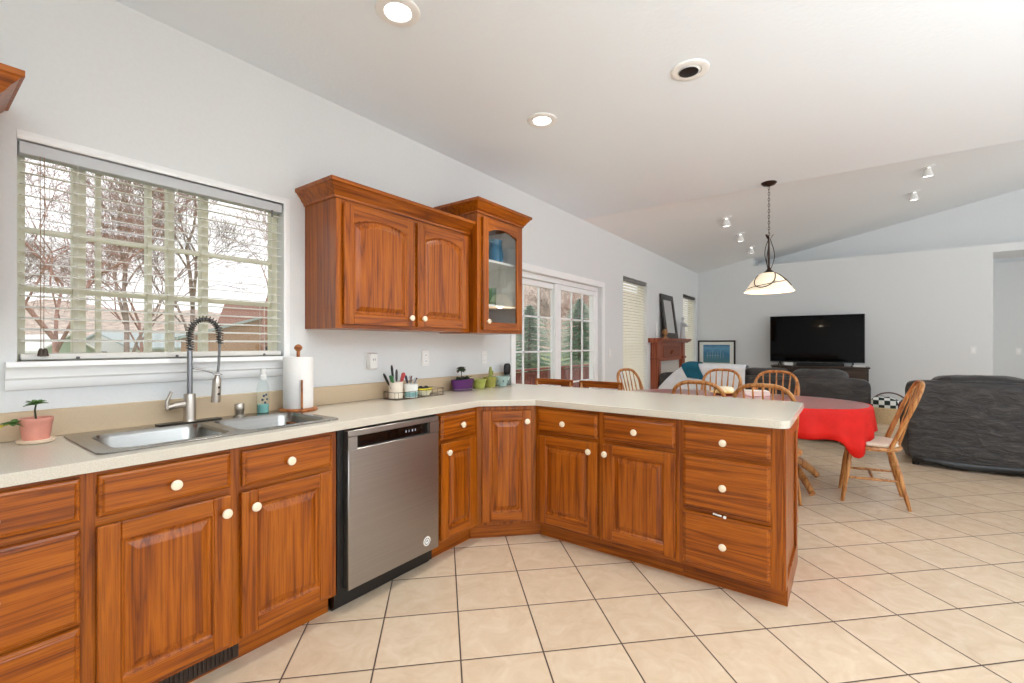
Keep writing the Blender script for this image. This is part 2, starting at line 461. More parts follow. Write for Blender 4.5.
struct(MB().box(HX-.12, HX, YF+.12, 11.5, 0, NZ-.12).build('wall_hall_side', WALL))
struct(MB().box(HX, XR, YF+.84, 11.62, NZ-.12, NZ).build('ceiling_hall', CEIL))
struct(MB().box(XR, XR+.12, YF-.3, 11.62, 0, 4.2).build('wall_right', WALL))
struct(MB().box(0, HX, YF-.014, YF, 0, .09, .003).build('baseboard_far', TRIM))
struct(MB().box(0, .014, 5.46, 7.15, 0, .09, .003).build('baseboard_left', TRIM))

# --- kitchen window
def kitchen_window():
    y0, y1, z0, z1 = WIN1
    w = struct(bpy.data.objects.new('window_1', None)); COL.objects.link(w)
    fx0, fx1 = -.125, -.075
    m = MB()
    fw = .03
    m.box(fx0, fx1, y0, y1, z0, z0+fw); m.box(fx0, fx1, y0, y1, z1-fw, z1)
    m.box(fx0, fx1, y0, y0+fw, z0+fw, z1-fw); m.box(fx0, fx1, y1-fw, y1, z0+fw, z1-fw)
    for a, b in ((.452, .492), (.785, .81), (.925, .955), (.705, .722)):
        m.box(fx0, fx1, a, b, z0+fw, z1-fw)
    m.build('window_frame', VINYL, w)
    g = MB()
    for a, b in ((y0+fw, .452), (.492, .705), (.722, .785), (.81, .925), (.955, y1-fw)):
        for z in (1.50, 1.735): g.box(-.108, -.092, a, b, z-.011, z+.011)
    g.box(-.110, -.090, .527, .545, z0+fw, z1-fw)
    g.build('muntins', VINYL, w)
    MB().box(-.102, -.098, y0+fw, y1-fw, z0+fw, z1-fw).build('glass_pane', GLASS, w)
    # bullnose bead at head and right side; its white stands in for light caught there
    bd = [(0, 0), (.004, .004), (.005, .012), (.004, .022), (0, .034)]
    m = MB()
    m.loops([[(x, y1+d, z0) for x, d in bd]+[(-.02, y1+.0005, z0)], [(x, y1+d, z1+d) for x, d in bd]+[(-.02, y1+.0005, z1)], [(x, y0-.001, z1+d) for x, d in bd]+[(-.02, y0-.001, z1+.0005)]])
    struct(m.build('trim_4', TRIM))
    # stool and apron under the opening
    prof = [(-.07, 1.212), (.045, 1.212), (.05, 1.205), (.05, 1.192), (.04, 1.186), (.032, 1.175), (.03, 1.15), (.022, 1.142), (.02, 1.118), (.012, 1.105), (0, 1.102), (0, 1.18), (-.07, 1.18)]
    m = MB(); L = []
    for y, ins in ((.25, 0), (1.335, 0)):
        L.append([(p[0], y, p[1]) for p in prof])
    m.loops(L)
    struct(m.build('trim_2', TRIM))
    # blind
    b = thing('window_blind', 'white slatted blind raised open in the kitchen sink window', 'blind', (0, 0, 0))
    MB().box(-.062, -.008, y0+.006, y1-.006, z1-.052, z1-.004, .003).build('head_rail', plain('pale_grey_valance', (200, 203, 206), .5, var=.01), b)
    m = MB(); z = z1-.075; a = radians(9)
    while z > z0+.04:
        m.M = Matrix.Translation((-.034, 0, z)) @ Matrix.Rotation(a, 4, 'Y')
        m.box(-.024, .024, y0+.012, y1-.012, -.0013, .0013); z -= .0435
    m.build('slats', BLINDM, b)
    MB().box(-.058, -.01, y0+.01, y1-.01, z0+.004, z0+.03, .003).build('bottom_rail', BLINDM, b)
    for y in (.455, .80, 1.2):
        for x in (-.058, -.009): MB().tube([(x, y, z1-.05), (x, y, z0+.03)], .0011, 5).build('ladder_cord', BLINDM, b)
    MB().tube([(-.004, .345, z1-.05), (-.004, .347, z0+.045)], .0012, 5).tube([(-.004, .357, z1-.05), (-.004, .355, z0+.045)], .0012, 5).build('lift_cord', plain('cord_tan', (150, 124, 100), .8), b)
    MB().lathe([(.004, .03), (.008, .02), (.011, 0), (.0, -.002)], 10, (-.003, .347, z0+.02)).lathe([(.004, .03), (.008, .02), (.011, 0), (.0, -.002)], 10, (-.003, .359, z0+.02)).build('cord_tassel', plain('tassel_wood', (70, 56, 44), .5), b)
    for y in (.455, .80, 1.2): MB().box(-.0098, -.005, y-.006, y+.006, z0+.006, z0+.016, .002).build('rail_button', OUTLETG, b)
    MB().tube([(-.004, 1.24, z1-.05), (-.003, 1.24, z1-.085)], .005, 6).build('tilt_knob', OUTLETG, b)
kitchen_window()

# --- sliding glass door
def slider():
    y0, y1, z0, z1 = SLID
    d = struct(bpy.data.objects.new('door_1', None)); COL.objects.link(d)
    m = MB()
    fw = .05; xa, xb = -.15, -.05
    m.box(xa, xb, y0, y1, z1-fw, z1); m.box(xa, xb, y0, y0+fw, 0, z1-fw); m.box(xa, xb, y1-fw, y1, 0, z1-fw); m.box(xa, xb, y0, y1, 0, .03)
    m.build('door_frame', TRIM, d)
    for nm, a, b, x in (('sliding_panel', y0+fw, 4.47, -.11), ('fixed_panel', 4.36, y1-fw, -.075)):
        m = MB(); st = .055; zt = z1-fw-.005
        st2 = .115 if nm == 'fixed_panel' else .115
        l, r = (st, st2) if nm == 'sliding_panel' else (st2, st)
        m.box(x-.016, x+.016, a, a+l, .03, zt, .003); m.box(x-.016, x+.016, b-r, b, .03, zt, .003)
        m.box(x-.016, x+.016, a+l, b-r, zt-.06, zt, .003); m.box(x-.016, x+.016, a+l, b-r, .03, .13, .003)
        p = m.build(nm, TRIM, d)
        q = MB(); A, B = a+l, b-r
        vs = {'sliding_panel': (3.80, 4.085), 'fixed_panel': (4.74, 5.01)}[nm]
        for y in vs: q.box(x-.008, x+.008, y-.009, y+.009, .13, zt-.06)
        for z in (1.565, 1.197, .83, .46): q.box(x-.008, x+.008, A, B, z-.009, z+.009)
        q.build('muntins', TRIM, p)
        MB().box(x-.003, x+.003, A, B, .13, zt-.06).build('glass_pane', GLASS, p)
    # casing round the opening
    m = MB()
    m.box(.0, .018, y0-.07, y1+.07, z1, z1+.07, .004); m.box(0, .018, y1, y1+.07, 0, z1, .004); m.box(0, .018, y0-.07, y0, 0, z1, .004)
    struct(m.build('trim_3', TRIM))
slider()

def tall_window(idx, w, name_lab):
    y0, y1, z0, z1 = w
    o = struct(bpy.data.objects.new('window_%d' % idx, None)); COL.objects.link(o)
    m = MB(); fw = .04
    m.box(-.14, -.09, y0, y1, z0, z0+fw); m.box(-.14, -.09, y0, y1, z1-fw, z1)
    m.box(-.14, -.09, y0, y0+fw, z0+fw, z1-fw); m.box(-.14, -.09, y1-fw, y1, z0+fw, z1-fw)
    m.box(-.14, -.09, y0+fw, y1-fw, 1.26, 1.31)
    m.build('window_frame', VINYL, o)
    MB().box(-.118, -.112, y0+fw, y1-fw, z0+fw, z1-fw).build('glass_pane', GLASS, o)
    b = thing('window_blind', name_lab, 'blind', (0, 0, 0))
    MB().box(-.075, -.02, y0+.006, y1-.006, z1-.05, z1-.004, .003).build('head_rail', plain('grey_head_rail', (120, 118, 116), .5) if idx == 2 else FRAMED, b)
    m = MB(); z = z1-.07; a = radians(52)
    while z > z0+.04:
        m.M = Matrix.Translation((-.048, 0, z)) @ Matrix.Rotation(a, 4, 'Y')
        m.box(-.024, .024, y0+.01, y1-.01, -.0012, .0012); z -= .043
    m.build('slats', BLINDC, b)
    MB().box(-.07, -.025, y0+.01, y1-.01, z0+.006, z0+.028, .003).build('bottom_rail', BLINDC, b)
    for y in (y0+.16, y1-.16): MB().tube([(-.024, y, z1-.05), (-.024, y, z0+.03)], .0015, 5).build('ladder_cord', BLINDC, b)
tall_window(2, WIN3, 'cream slatted blind half closed in the narrow window beside the glass door')
tall_window(3, WIN4, 'cream slatted blind in the narrow window in the corner past the mantel')

# ================================================================== CABINETS
def knob(parent, x, z, y=-.02):
    m = MB(); m.M = Matrix.Translation((x, y, z)) @ Matrix.Rotation(pi/2, 4, 'X')
    m.lathe([(.007, 0), (.0065, .008), (.010, .012), (.0165, .016), (.0185, .021), (.017, .026), (.010, .029), (.0, .0295)], 20)
    return m.build('knob', IVORY, parent)
def drawer(parent, x0, x1, z0, z1, kx=None, kz=None, name='drawer'):
    w, h = x1-x0, z1-z0; t = .02
    def lp(i, y): return [(i, y, i), (w-i, y, i), (w-i, y, h-i), (i, y, h-i)]
    m = MB().loops([lp(.002, 0), lp(0, -.002), lp(0, -.009), lp(.003, -.013), lp(.010, -.0155), lp(.012, -.0185), lp(.016, -t-.001), lp(.02, -t-.001)])
    d = m.build(name, OAKH, parent, (x0, -.003, z0), ang=12)
    if kx is not None: knob(d, kx-x0, (kz if kz is not None else (z0+z1)/2)-z0)
    return d
def door(parent, x0, x1, z0, z1, kx, kz, arch=0.0, glass=False, stile=.06):
    w, h = x1-x0, z1-z0; t = .02; st = min(stile, w*.24); n = 16
    def topz(u, ins, base):          # underside of the top rail
        k = (u-st)/(w-2*st); k = max(0, min(1, k))
        return base + arch*(1-(2*k-1)**2)
    m = MB(); b = .003
    m.mi = 0
    m.box(0, st, -t, 0, 0, h, b); m.box(w-st, w, -t, 0, 0, h, b)
    m.mi = 1
    m.box(st, w-st, -t, 0, 0, st, b)
    zb = h-st-arch
    if arch:
        top = [(st, h)] + [(st+(w-2*st)*i/n, topz(st+(w-2*st)*i/n, 0, zb)) for i in range(n+1)] + [(w-st, h)]
        top = [(w-st, h), (st, h)] + [(st+(w-2*st)*i/n, topz(st+(w-2*st)*i/n, 0, zb)) for i in range(n+1)]
        m.prism(top, -t, 0, axis='y')
    else: m.box(st, w-st, -t, 0, h-st, h, b)
    d = m.build('door', [OAKV, OAKH], parent, (x0, -.003, z0), ang=12)
    def lp(i, y):
        L = [(st+i, y, st+i), (w-st-i, y, st+i)]
        for k in range(n+1):
            u = w-st-i-(w-2*st-2*i)*k/n
            kk = k/n
            L.append((u, y, zb-i+arch*(1-(2*kk-1)**2)))
        return L
    if glass:
        MB().loops([lp(-.004, -.010), lp(-.004, -.007)]).build('glass_pane', CABG, d)
    else:
        MB().loops([lp(0, -.004), lp(0, -t+.001), lp(.004, -t+.002), lp(.007, -.013), lp(.010, -.010), lp(.017, -.010), lp(.022, -.0125), lp(.040, -.0185), lp(.043, -.0195), lp(.05, -.0195)]).build('panel', OAKV, d, ang=10)
    knob(d, kx-x0, kz-z0)
    return d
def base_cab(name, label, Wd, D, loc, rot, items, end=None, top=.874, dividers=()):
    c = thing(name, label, 'cabinet', loc, rot)
    m = MB()
    m.mi = 1; m.box(0, Wd, .0006, .02, .1, top)           # face frame rails
    xs = sorted({(it[1], it[2]) for it in items}); m.mi = 0
    cuts = [(0, xs[0][0])] + [(a[1], b[0]) for a, b in zip(xs, xs[1:]) if b[0] > a[1]+.005] + [(xs[-1][1], Wd)]
    for a, b in cuts: m.box(a, b, 0, .0006, .1, top)     # stiles
    m.box(0, .018, .02, D, .1, top); m.box(Wd-.018, Wd, .02, D, .1, top)
    m.box(.018, Wd-.018, .02, D, .1, .118); m.box(.018, Wd-.018, D-.012, D, .118, top)
    m.build('body', [OAKV, OAKH], c)
    MB().box(0, Wd, .065, .08, 0, .1).build('toe_kick', OAKH, c)
    for it in items:
        if it[0] == 'drawer': drawer(c, *it[1:])
        else: door(c, *it[1:])
    return c
FX = .61
L = pi/2
# left run: local x = world y - y0
y0 = -.25
base_cab('drawer_base_cabinet', 'oak base cabinet with three drawers left of the sink cabinet', .365+.25, FX-.002, (FX, y0, 0), L,
         [('drawer', .025, .348-y0, .729, .861, .18-y0-.02, .787), ('drawer', .025, .348-y0, .412, .703, .18-y0-.02, .56), ('drawer', .025, .348-y0, .122, .399, .18-y0-.02, .26)])
y0 = .365
sc = base_cab('sink_base_cabinet', 'wide oak base cabinet with two doors under the steel sink', 1.236-y0, FX-.002, (FX, y0, 0), L,
         [('drawer', .389-y0, .777-y0, .727, .86, .592-y0, .785), ('drawer', .818-y0, 1.205-y0, .717, .857, 1.002-y0, .785),
          ('door', .386-y0, .776-y0, .124, .697, .754-y0, .636), ('door', .814-y0, 1.203-y0, .124, .694, .86-y0, .632)])
m = MB()
m.box(.12, .47, .058, .064, .012, .09)
for k in range(22): m.box(.13+k*.015, .138+k*.015, .0535, .058, .02, .08)
m.build('vent_grille', plain('brown_vent_metal', (52, 38, 30), .5), sc)
y0 = 1.885
base_cab('narrow_base_cabinet', 'narrow oak base cabinet between dishwasher and diagonal corner', 2.249-y0, FX-.002, (FX, y0, 0), L,
         [('drawer', 1.907-y0, 2.215-y0, .711, .855, 2.075-y0, .785), ('door', 1.907-y0, 2.215-y0, .122, .69, 1.955-y0, .636)])
# diagonal corner unit
PY = 2.52
A = Vector((FX, 2.25, 0)); B = Vector((.885, PY, 0)); dv = B-A; rot = math.atan2(dv.y, dv.x); dl = dv.length
cc = thing('corner_base_cabinet', 'oak corner cabinet with one diagonal door in the kitchen bend', 'cabinet', A, rot)
Mi = (Matrix.Translation(A) @ Matrix.Rotation(rot, 4, 'Z')).inverted()
def loc2(pts): return [tuple((Mi @ Vector((p[0], p[1], 0)))[:2]) for p in pts]
m = MB(); m.prism(loc2([(.002, 2.251), (FX, 2.251), (.884, PY), (.884, 3.146), (.002, 3.146)]), .1, .874)
m.build('body', OAKV, cc)
MB().prism(loc2([(FX-.075, 2.251), (FX-.06, 2.251), (.87, PY+.06), (.884, PY+.075), (.884, PY+.09), (.86, PY+.08), (FX-.075, 2.27)]), 0, .1).build('toe_kick', OAKH, cc)
door(cc, .03, dl-.03, .124, .845, dl-.062, .775)
# peninsula
x0 = .886
base_cab('peninsula_door_cabinet', 'oak peninsula cabinet with two doors and two drawers side by side', 1.815-x0, .626, (x0, PY, 0), 0,
         [('drawer', .914-x0, 1.337-x0, .708, .853, 1.111-x0, .778), ('drawer', 1.374-x0, 1.796-x0, .708, .853, 1.573-x0, .779),
          ('door', .914-x0, 1.336-x0, .124, .686, 1.289-x0, .630), ('door', 1.375-x0, 1.796-x0, .124, .686, 1.394-x0, .630)])
x0 = 1.816
pd = base_cab('peninsula_drawer_cabinet', 'oak cabinet with three drawers at the free end of the peninsula', 2.298-x0, .626, (x0, PY, 0), 0,
         [('drawer', 1.836-x0, 2.247-x0, .713, .850, 2.038-x0, .779), ('drawer', 1.836-x0, 2.247-x0, .414, .69, 2.037-x0, .551), ('drawer', 1.836-x0, 2.247-x0, .124, .393, 2.037-x0, .254)])
wd = 2.298-x0
m = MB()
m.box(wd, wd+.012, .0, .07, .1, .874, .002); m.box(wd, wd+.012, .556, .626, .12, .874, .002)
m.box(wd, wd+.012, .068, .626, 0, .12, .002); m.box(wd, wd+.012, .07, .556, .79, .874, .002)
m.build('end_panel', OAKV, pd)
MB().box(wd-.018, wd, .081, .626, 0, .1).box(wd, wd+.012, .064, .0675, 0, .1).build('plinth', OAKV, pd)
m = MB(); m.M = Matrix.Translation((.2, -.014, .4025)) @ Matrix.Rotation(radians(8), 4, 'Y')
m.box(-.03, .012, -.006, .004, -.004, .004, .002).box(.02, .034, -.008, .004, -.006, .006, .002)
m.build('drawer_latch', PLASTIC, pd)

# --- worktop
SINK = (.055, .575, .398, 1.285)
ct = thing('worktop', 'beige laminate worktop running along the wall and out over the peninsula', 'worktop', (0, 0, .876))
poly = [(.002, -.27), (.638, -.27)] + [(.638, 2.238)] + [(.900, 2.493)] + arc(2.265, 2.553, .06, -90, 0, 6) + arc(2.265, 3.34, .06, 0, 90, 6) + [(.002, 3.40)]
MB().prism(poly, 0, .038, [[(.075, .44), (.55, .44), (.55, 1.26), (.075, 1.26)]]).build('top', LAM, ct, bev=.006)
MB().box(.002, .022, -.27, 3.40, .0385, .146, .003).build('backsplash', BSP, ct)

# --- sink
sk = thing('kitchen_sink', 'double bowl stainless steel sink set in the worktop under the window', 'sink', (0, 0, .9145))
rim = rrect(SINK[0], SINK[1], SINK[2], SINK[3], .03)
h1 = rrect(.165, .535, .452, .825, .06); h2 = rrect(.165, .535, .872, 1.245, .06)
MB().prism(rim, 0, .006, [h1, h2]).build('rim', SINKS, sk, bev=.003)
for hx in (h1, h2):
    cxm = sum(p[0] for p in hx)/len(hx); cym = sum(p[1] for p in hx)/len(hx)
    def sc_(k, z): return [(cxm+(p[0]-cxm)*k, cym+(p[1]-cym)*k, z) for p in hx]
    o = MB().loops([sc_(1.0, .006), sc_(.985, 0), sc_(.96, -.01), sc_(.93, -.15), sc_(.86, -.18), sc_(.4, -.188), sc_(.1, -.19)], False, True).build('bowl', SINKS, sk, ang=60)
    MB().lathe([(.042, 0), (.04, .004), (.03, .003), (.022, -.001), (0, -.002)], 20, (cxm, cym, -.187)).build('drain', CHROME, o)

# --- dishwasher
dw = thing('dishwasher', 'stainless steel dishwasher with black control strip between the cabinets', 'dishwasher', (FX, 1.245, 0), L)
Wd = .632
MB().box(.0, Wd, .03, .57, .02, .868).build('tub', BLACK, dw)
m = MB(); a, b = .035, Wd-.003
za, zb, zc = .108, .775, .866
px0, px1, pz0, pz1 = .085, .56, .775, .835
y_ = -.032
m.box(a, b, y_, .028, za, pz0, .004); m.box(a, b, y_, .028, pz1, zc, .004)
m.box(a, px0, y_, .028, pz0, pz1); m.box(px1, b, y_, .028, pz0, pz1)
m.build('door', STEEL, dw)
MB().box(px0, px1, -.012, .0, pz0, pz1).build('control_strip', BLKG, dw)
m = MB()
for k, wv in enumerate((.006, .004, .008, .005)): m.box(.40+k*.022, .40+k*.022+wv, -.0128, -.012, .80, .812)
m.build('display', LED, dw)
mm = MB(); mm.M = Matrix.Translation((px1+.026-.05, y_-.0005, .172)) @ Matrix.Rotation(pi/2, 4, 'X')
mm.lathe([(.026, 0), (.026, .001), (.0, .0012)], 28); mb_ = mm.build('badge', PLASTIC, dw)
mm = MB(); mm.M = Matrix.Translation((px1+.026-.05, y_-.0018, .172)) @ Matrix.Rotation(pi/2, 4, 'X')
mm.tube([(.017*cos(k*pi/12), .017*sin(k*pi/12), 0) for k in range(24)], .0018, 6, True)
mm.box(-.006, .004, -.002, .002, -.0004, .0008).box(-.002, .002, -.002, .009, -.0004, .0008)
mm.build('badge_mark', OUTLETG, mb_)
MB().box(.0, Wd, .05, .07, .0, .105, .003).build('toe_plate', BLACK, dw)
MB().box(.0, .034, .005, .03, .1, .868).build('side_gap', BLACK, dw)  # black strip standing in for the dark gap beside the door

# --- wall cabinets
def crown(m, W_, D_, z, h=.09, out=.06, left=True, right=True):
    pr = [(0, 0), (.008, 0), (.010, .012), (.020, .022), (.030, .040), (.046, .058), (.050, .066), (.060, .070), (.060, h), (0, h)]
    k = out/.06
    L = []
    for o_, zz in pr:
        o_ *= k
        l = -o_ if left else 0; r = W_+(o_ if right else 0)
        L.append([(l, D_, z+zz), (l, -o_, z+zz), (r, -o_, z+zz), (r, D_, z+zz)])
    m.loops(L)
def wall_cab(name, label, Wd, D, loc, H, items, crown_kw, interior=None):
    c = thing(name, label, 'cabinet', loc, L)
    m = MB()
    if interior is None:
        m.box(0, Wd, .0006, D, 0, H); m.mi = 1; m.box(0, Wd, 0, .0006, 0, H); m.mi = 0; m.box(0, .04, -.0004, 0, 0, H); m.box(Wd-.03, Wd, -.0004, 0, 0, H)
    else:
        m.box(0, .018, .02, D, 0, H); m.box(Wd-.018, Wd, .02, D, 0, H)
        m.box(.018, Wd-.018, .02, D, 0, .02); m.box(.018, Wd-.018, .02, D, H-.02, H)
        s = .05
        m.box(0, s, 0, .02, 0, H); m.box(Wd-s, Wd, 0, .02, 0, H); m.mi = 1; m.box(s, Wd-s, 0, .02, 0, s); m.box(s, Wd-s, 0, .02, H-s, H)
    m.build('body', [OAKV, OAKH], c)
    if interior:
        MB().box(.018, Wd-.018, D-.01, D-.001, .02, H-.02).box(.0185, .022, .021, D-.01, .02, H-.02).box(Wd-.022, Wd-.0185, .021, D-.01, .02, H-.02).build('lining', CREAM_IN, c)
        for z in interior: MB().box(.022, Wd-.022, .03, D-.01, z-.018, z, .002).build('shelf', PLASTIC, c)
    m = MB(); crown(m, Wd, D, H, **crown_kw); m.build('crown_moulding', OAKH, c, ang=20)
    for it in items: door(c, *it)
    return c
CREAM_IN = plain('cabinet_lining', (236, 232, 224), .6, var=.02)
zb = 1.366
y0 = 1.425; W1 = 2.51-y0
wc = wall_cab('wall_cabinet', 'oak wall cabinet with two arched doors right of the window', W1, .308, (.31, y0, zb), .71, [
    (.04, .545, .022, .69, .505, .075, .038), (.57, 1.05, .022, .69, .61, .075, .038)], dict(left=True, right=False))
y0 = 2.511; W2 = 3.075-y0
wt = wall_cab('tall_wall_cabinet', 'taller oak wall cabinet with an arched glass door', W2, .385, (.387, y0, zb-.006), .872, [
    (.045, W2-.04, .022, .85, .085, .085, .04, True)], dict(left=True, right=True), [.215+.006, .555+.006])
wall_cab('wall_cabinet', 'oak wall cabinet left of the window with only its crown corner in view', .75, .308, (.31, -.55, zb), .72, [
    (.03, .365, .022, .70, .335, .075, .05), (.385, .72, .022, .70, .415, .075, .05)], dict(left=False, right=True))
# things in the glass cabinet
def onz(z): return z
p = thing('ceramic_pitcher', 'blue ceramic pitcher on the upper shelf of the glass cabinet', 'pitcher', (.19, 2.972, zb+.556))
MB().lathe([(.045, 0), (.06, .02), (.068, .08), (.055, .15), (.05, .19), (.058, .215), (.052, .215), (.045, .19), (.05, .15), (.06, .08), (.05, .03), (0, .02)], 24).build('vessel', BLUEV, p)
MB().tube([(0, .055, .18), (0, .09, .185), (0, .105, .13), (0, .09, .08), (0, .064, .06)], .009, 8).build('handle', BLUEV, p)
p = thing('glass_tumbler', 'green glass tumbler on the lower shelf of the glass cabinet', 'glass', (.19, 2.925, zb+.2165))
MB().lathe([(.033, 0), (.04, .15), (.037, .15), (.03, .008), (0, .006)], 20).build('vessel', glass_mat('green_glass', (.55, .75, .55), 2), p)

# ================================================================== COUNTER ITEMS
Z0 = .9145
# --- faucet
fc = thing('kitchen_faucet', 'brushed nickel spring faucet with pull-down spray head behind the sink', 'faucet', (.11, .812, Z0+.0065))
m = MB(); m.box(-.03, .03, -.125, .125, 0, .005, .002); m.build('deck_plate', plain('dark_deck_plate', (70, 68, 62), .3, .8), fc)
MB().lathe([(.027, .005), (.026, .01), (.024, .02), (.024, .125), (.022, .13), (.012, .132)], 24).build('base', NICK, fc)
MB().lathe([(.011, .13), (.011, .33), (.0105, .332)], 16).build('pipe', plain('satin_steel_pipe', (140, 142, 146), .3, 1.0, var=.01), fc)
pts = [(0, 0, .33)]
R_ = .058
dirv = Vector((.45, .893, 0)).normalized()
for k in range(17):
    a = pi - pi*k/16
    q = dirv*(R_+R_*cos(a)); pts.append((q.x, q.y, .405+R_*1.2*sin(a)))
e = dirv*(2*R_)
pts += [(e.x, e.y, .36)]
hose = pts
MB().tube(hose, .0075, 8).build('hose', plain('dark_hose', (60, 62, 64), .4), fc)
# spring coil around the hose
def resample(pts, n):
    P = [Vector(p) for p in pts]; d = [0]
    for a, b in zip(P, P[1:]): d.append(d[-1]+(b-a).length)
    out = []
    for i in range(n):
        s_ = d[-1]*i/(n-1); k = 0
        while k < len(d)-2 and d[k+1] < s_: k += 1
        out.append(P[k].lerp(P[k+1], (s_-d[k])/max(1e-9, d[k+1]-d[k])))
    return out
RS = resample(hose, 420); cp = []
for i, q in enumerate(RS):
    t = (RS[min(i+1, 419)]-RS[max(i-1, 0)]).normalized(); s1 = Vector((dirv.y, -dirv.x, 0)); s2 = t.cross(s1)
    a = 2*pi*i/15; cp.append(q+(s1*cos(a)+s2*sin(a))*.0145)
MB().tube(cp, .0025, 5).build('spring_coil', plain('dark_steel_coil', (128, 124, 120), .25, 1.0, var=.01), fc)
m = MB(); m.tube([(e.x, e.y, .36), (e.x*.97, e.y*.97, .26), (e.x*.93, e.y*.93, .215)], .006, 8).build('lower_hose', plain('grey_hose', (120, 122, 124), .35), fc)
hd = MB(); h0 = Vector((e.x*.93, e.y*.93, .225)); h1_ = Vector((e.x*.86, e.y*.86, .085))
hd.tube([h0, h0.lerp(h1_, .15), h0.lerp(h1_, .25), h0.lerp(h1_, .5), h1_], [.009, .011, .018, .0185, .019], 16)
ho = hd.build('spray_head', NICK, fc)
m = MB()
for k in (.5, .72):
    q = h0.lerp(h1_, k)+Vector((.017, .004, 0)); m.sup(q, (.006, .006, .006), 1, 1, 10, 6)
m.build('spray_button', BLACK, ho)
m = MB(); m.tube([(0, 0, .25), (e.x*.5, e.y*.5, .235), (e.x*.93, e.y*.93, .218)], .005, 8)
m.tube([(e.x*.93+.016*cos(k*pi/8), e.y*.93+.016*sin(k*pi/8), .216) for k in range(16)], .0045, 6, True)
m.build('docking_arm', CHROME, fc)
m = MB(); m.tube([(0, -.02, .085), (0, -.065, .08), (0, -.085, .075)], [.016, .014, .015], 14)
m.tube([(0, -.085, .07), (0, -.088, .10), (.0, -.07, .145)], [.010, .008, .006], 10)
m.build('lever_handle', NICK, fc)
# air gap
a = tag(MB().lathe([(.028, 0), (.028, .006), (.02, .008), (.02, .02), (.022, .024), (.022, .058), (.018, .064), (0, .066)], 20).build('sink_air_gap', NICK, None, (.115, 1.022, Z0+.0065)), 'small nickel cap on the sink deck right of the faucet', 'air gap')
# soap bottle
p = thing('soap_bottle', 'clear plastic soap bottle with white cap beside the paper towels', 'bottle', (.088, 1.148, Z0+.0065))
MB().lathe([(.026, 0), (.029, .004), (.029, .125), (.024, .15), (.016, .165), (.013, .175)], 24).build('bottle', CLEARP, p)
MB().lathe([(.0265, .002), (.0275, .006), (.0275, .045), (0, .045)], 24).build('soap', LIQ, p)
MB().lathe([(.016, .172), (.016, .195), (.011, .198), (.011, .212), (.013, .214), (.013, .228), (0, .229)], 20).build('cap', PLASTIC, p)
m = MB()
for k, (aa, zz) in enumerate(((-.5, .07), (-.1, .055), (.25, .072), (-.3, .09), (.1, .095))):
    m.M = Matrix.Rotation(aa, 4, 'Z') @ Matrix.Translation((.0293, 0, zz)) @ Matrix.Rotation(pi/2, 4, 'Y'); m.lathe([(.006, 0), (.006, .0006), (0, .0007)], 10)
m.build('label_spots', plain('navy_print', (60, 78, 104), .6), p)
# paper towels
p = thing('paper_towel_holder', 'wooden paper towel stand with knob top under the wall cabinet', 'paper towel holder', (.125, 1.318, Z0+.0002))
MB().lathe([(.095, 0), (.098, .004), (.098, .012), (.09, .017), (0, .017)], 32).build('base', LIGHTW, p)
MB().lathe([(.009, .015), (.009, .325), (.012, .327), (.02, .337), (.022, .345), (.016, .356), (.006, .362), (0, .363)], 16).build('post', LIGHTW, p)
MB().tube([(.084, -.026, .015), (.084, -.026, .165), (.082, -.025, .172)], .0055, 8).build('side_rod', LIGHTW, p)
t = tag(MB().lathe([(.02, 0), (.074, 0), (.076, .004), (.076, .272), (.074, .276), (.02, .276), (.02, 0)], 40, caps=False).build('paper_towel_roll', PAPER, None, (.125, 1.318, Z0+.018)), 'full white paper towel roll on its wooden stand', 'paper towel')
# potted plant left of the sink
def leaf(m, base, d, l, w, droop=.3):
    d = Vector(d).normalized(); s_ = d.cross(Vector((0, 0, 1)))
    s_ = s_.normalized() if s_.length > 1e-4 else Vector((1, 0, 0)); up = s_.cross(d)
    rows = []
    for i in range(6):
        t = i/5; c = Vector(base)+d*l*t+Vector((0, 0, -droop*l*t*t)); ww = w*(sin(pi*min(1, .08+t*.92))**.7)
        rows.append([c-s_*ww+up*ww*.25, c, c+s_*ww+up*ww*.25])
    m.grid(rows)
def pot(m, r0, r1, h):
    m.lathe([(r0, 0), (r1*.97, h*.8), (r1, h*.82), (r1*1.03, h), (r1*.93, h), (r1*.9, h*.85), (0, h*.82)], 28)
p = thing('potted_succulent', 'small succulent in a pink terracotta pot left of the sink', 'plant', (.12, .318, Z0))
MB().lathe([(.042, 0), (.05, .003), (.053, .012), (.048, .014), (0, .009)], 28).build('saucer', CREAM, p)
m = MB(); m.M = Matrix.Translation((0, 0, .01)); pot(m, .036, .046, .082); m.build('pot', TERRA, p)
MB().lathe([(.041, .08), (0, .083)], 20).build('soil', SOIL, p)
rnd = random.Random(3)
m = MB(); m.tube([(0, 0, .08), (.004, -.004, .12), (.002, 0, .145)], [.0035, .003, .0025], 6)
m.tube([(-.0, -.02, .082), (.01, -.05, .085), (.01, -.065, .075)], [.003, .003, .002], 6); m.build('stem', LEAFD, p)
m = MB()
for k in range(16):
    a = k*2.4; leaf(m, (.002, 0, .14+.001*(k % 5)), (cos(a), sin(a), .9-.055*k), .034, .008, .2)
for k in range(12):
    a = k*2.4; leaf(m, (.01, -.06, .078), (cos(a)*.8, sin(a)-.4, .6-.07*k), .032, .009, .2)
m.build('leaves', LEAF, p, solid=.0015)
m = MB()
for k in range(8): leaf(m, (.02, -.065-.003*k, .078), (.25*k-.7, -1, -.05-.06*k), .036, .009, .3)
m.build('yellow_leaves', LEAFY, p, solid=.0015)

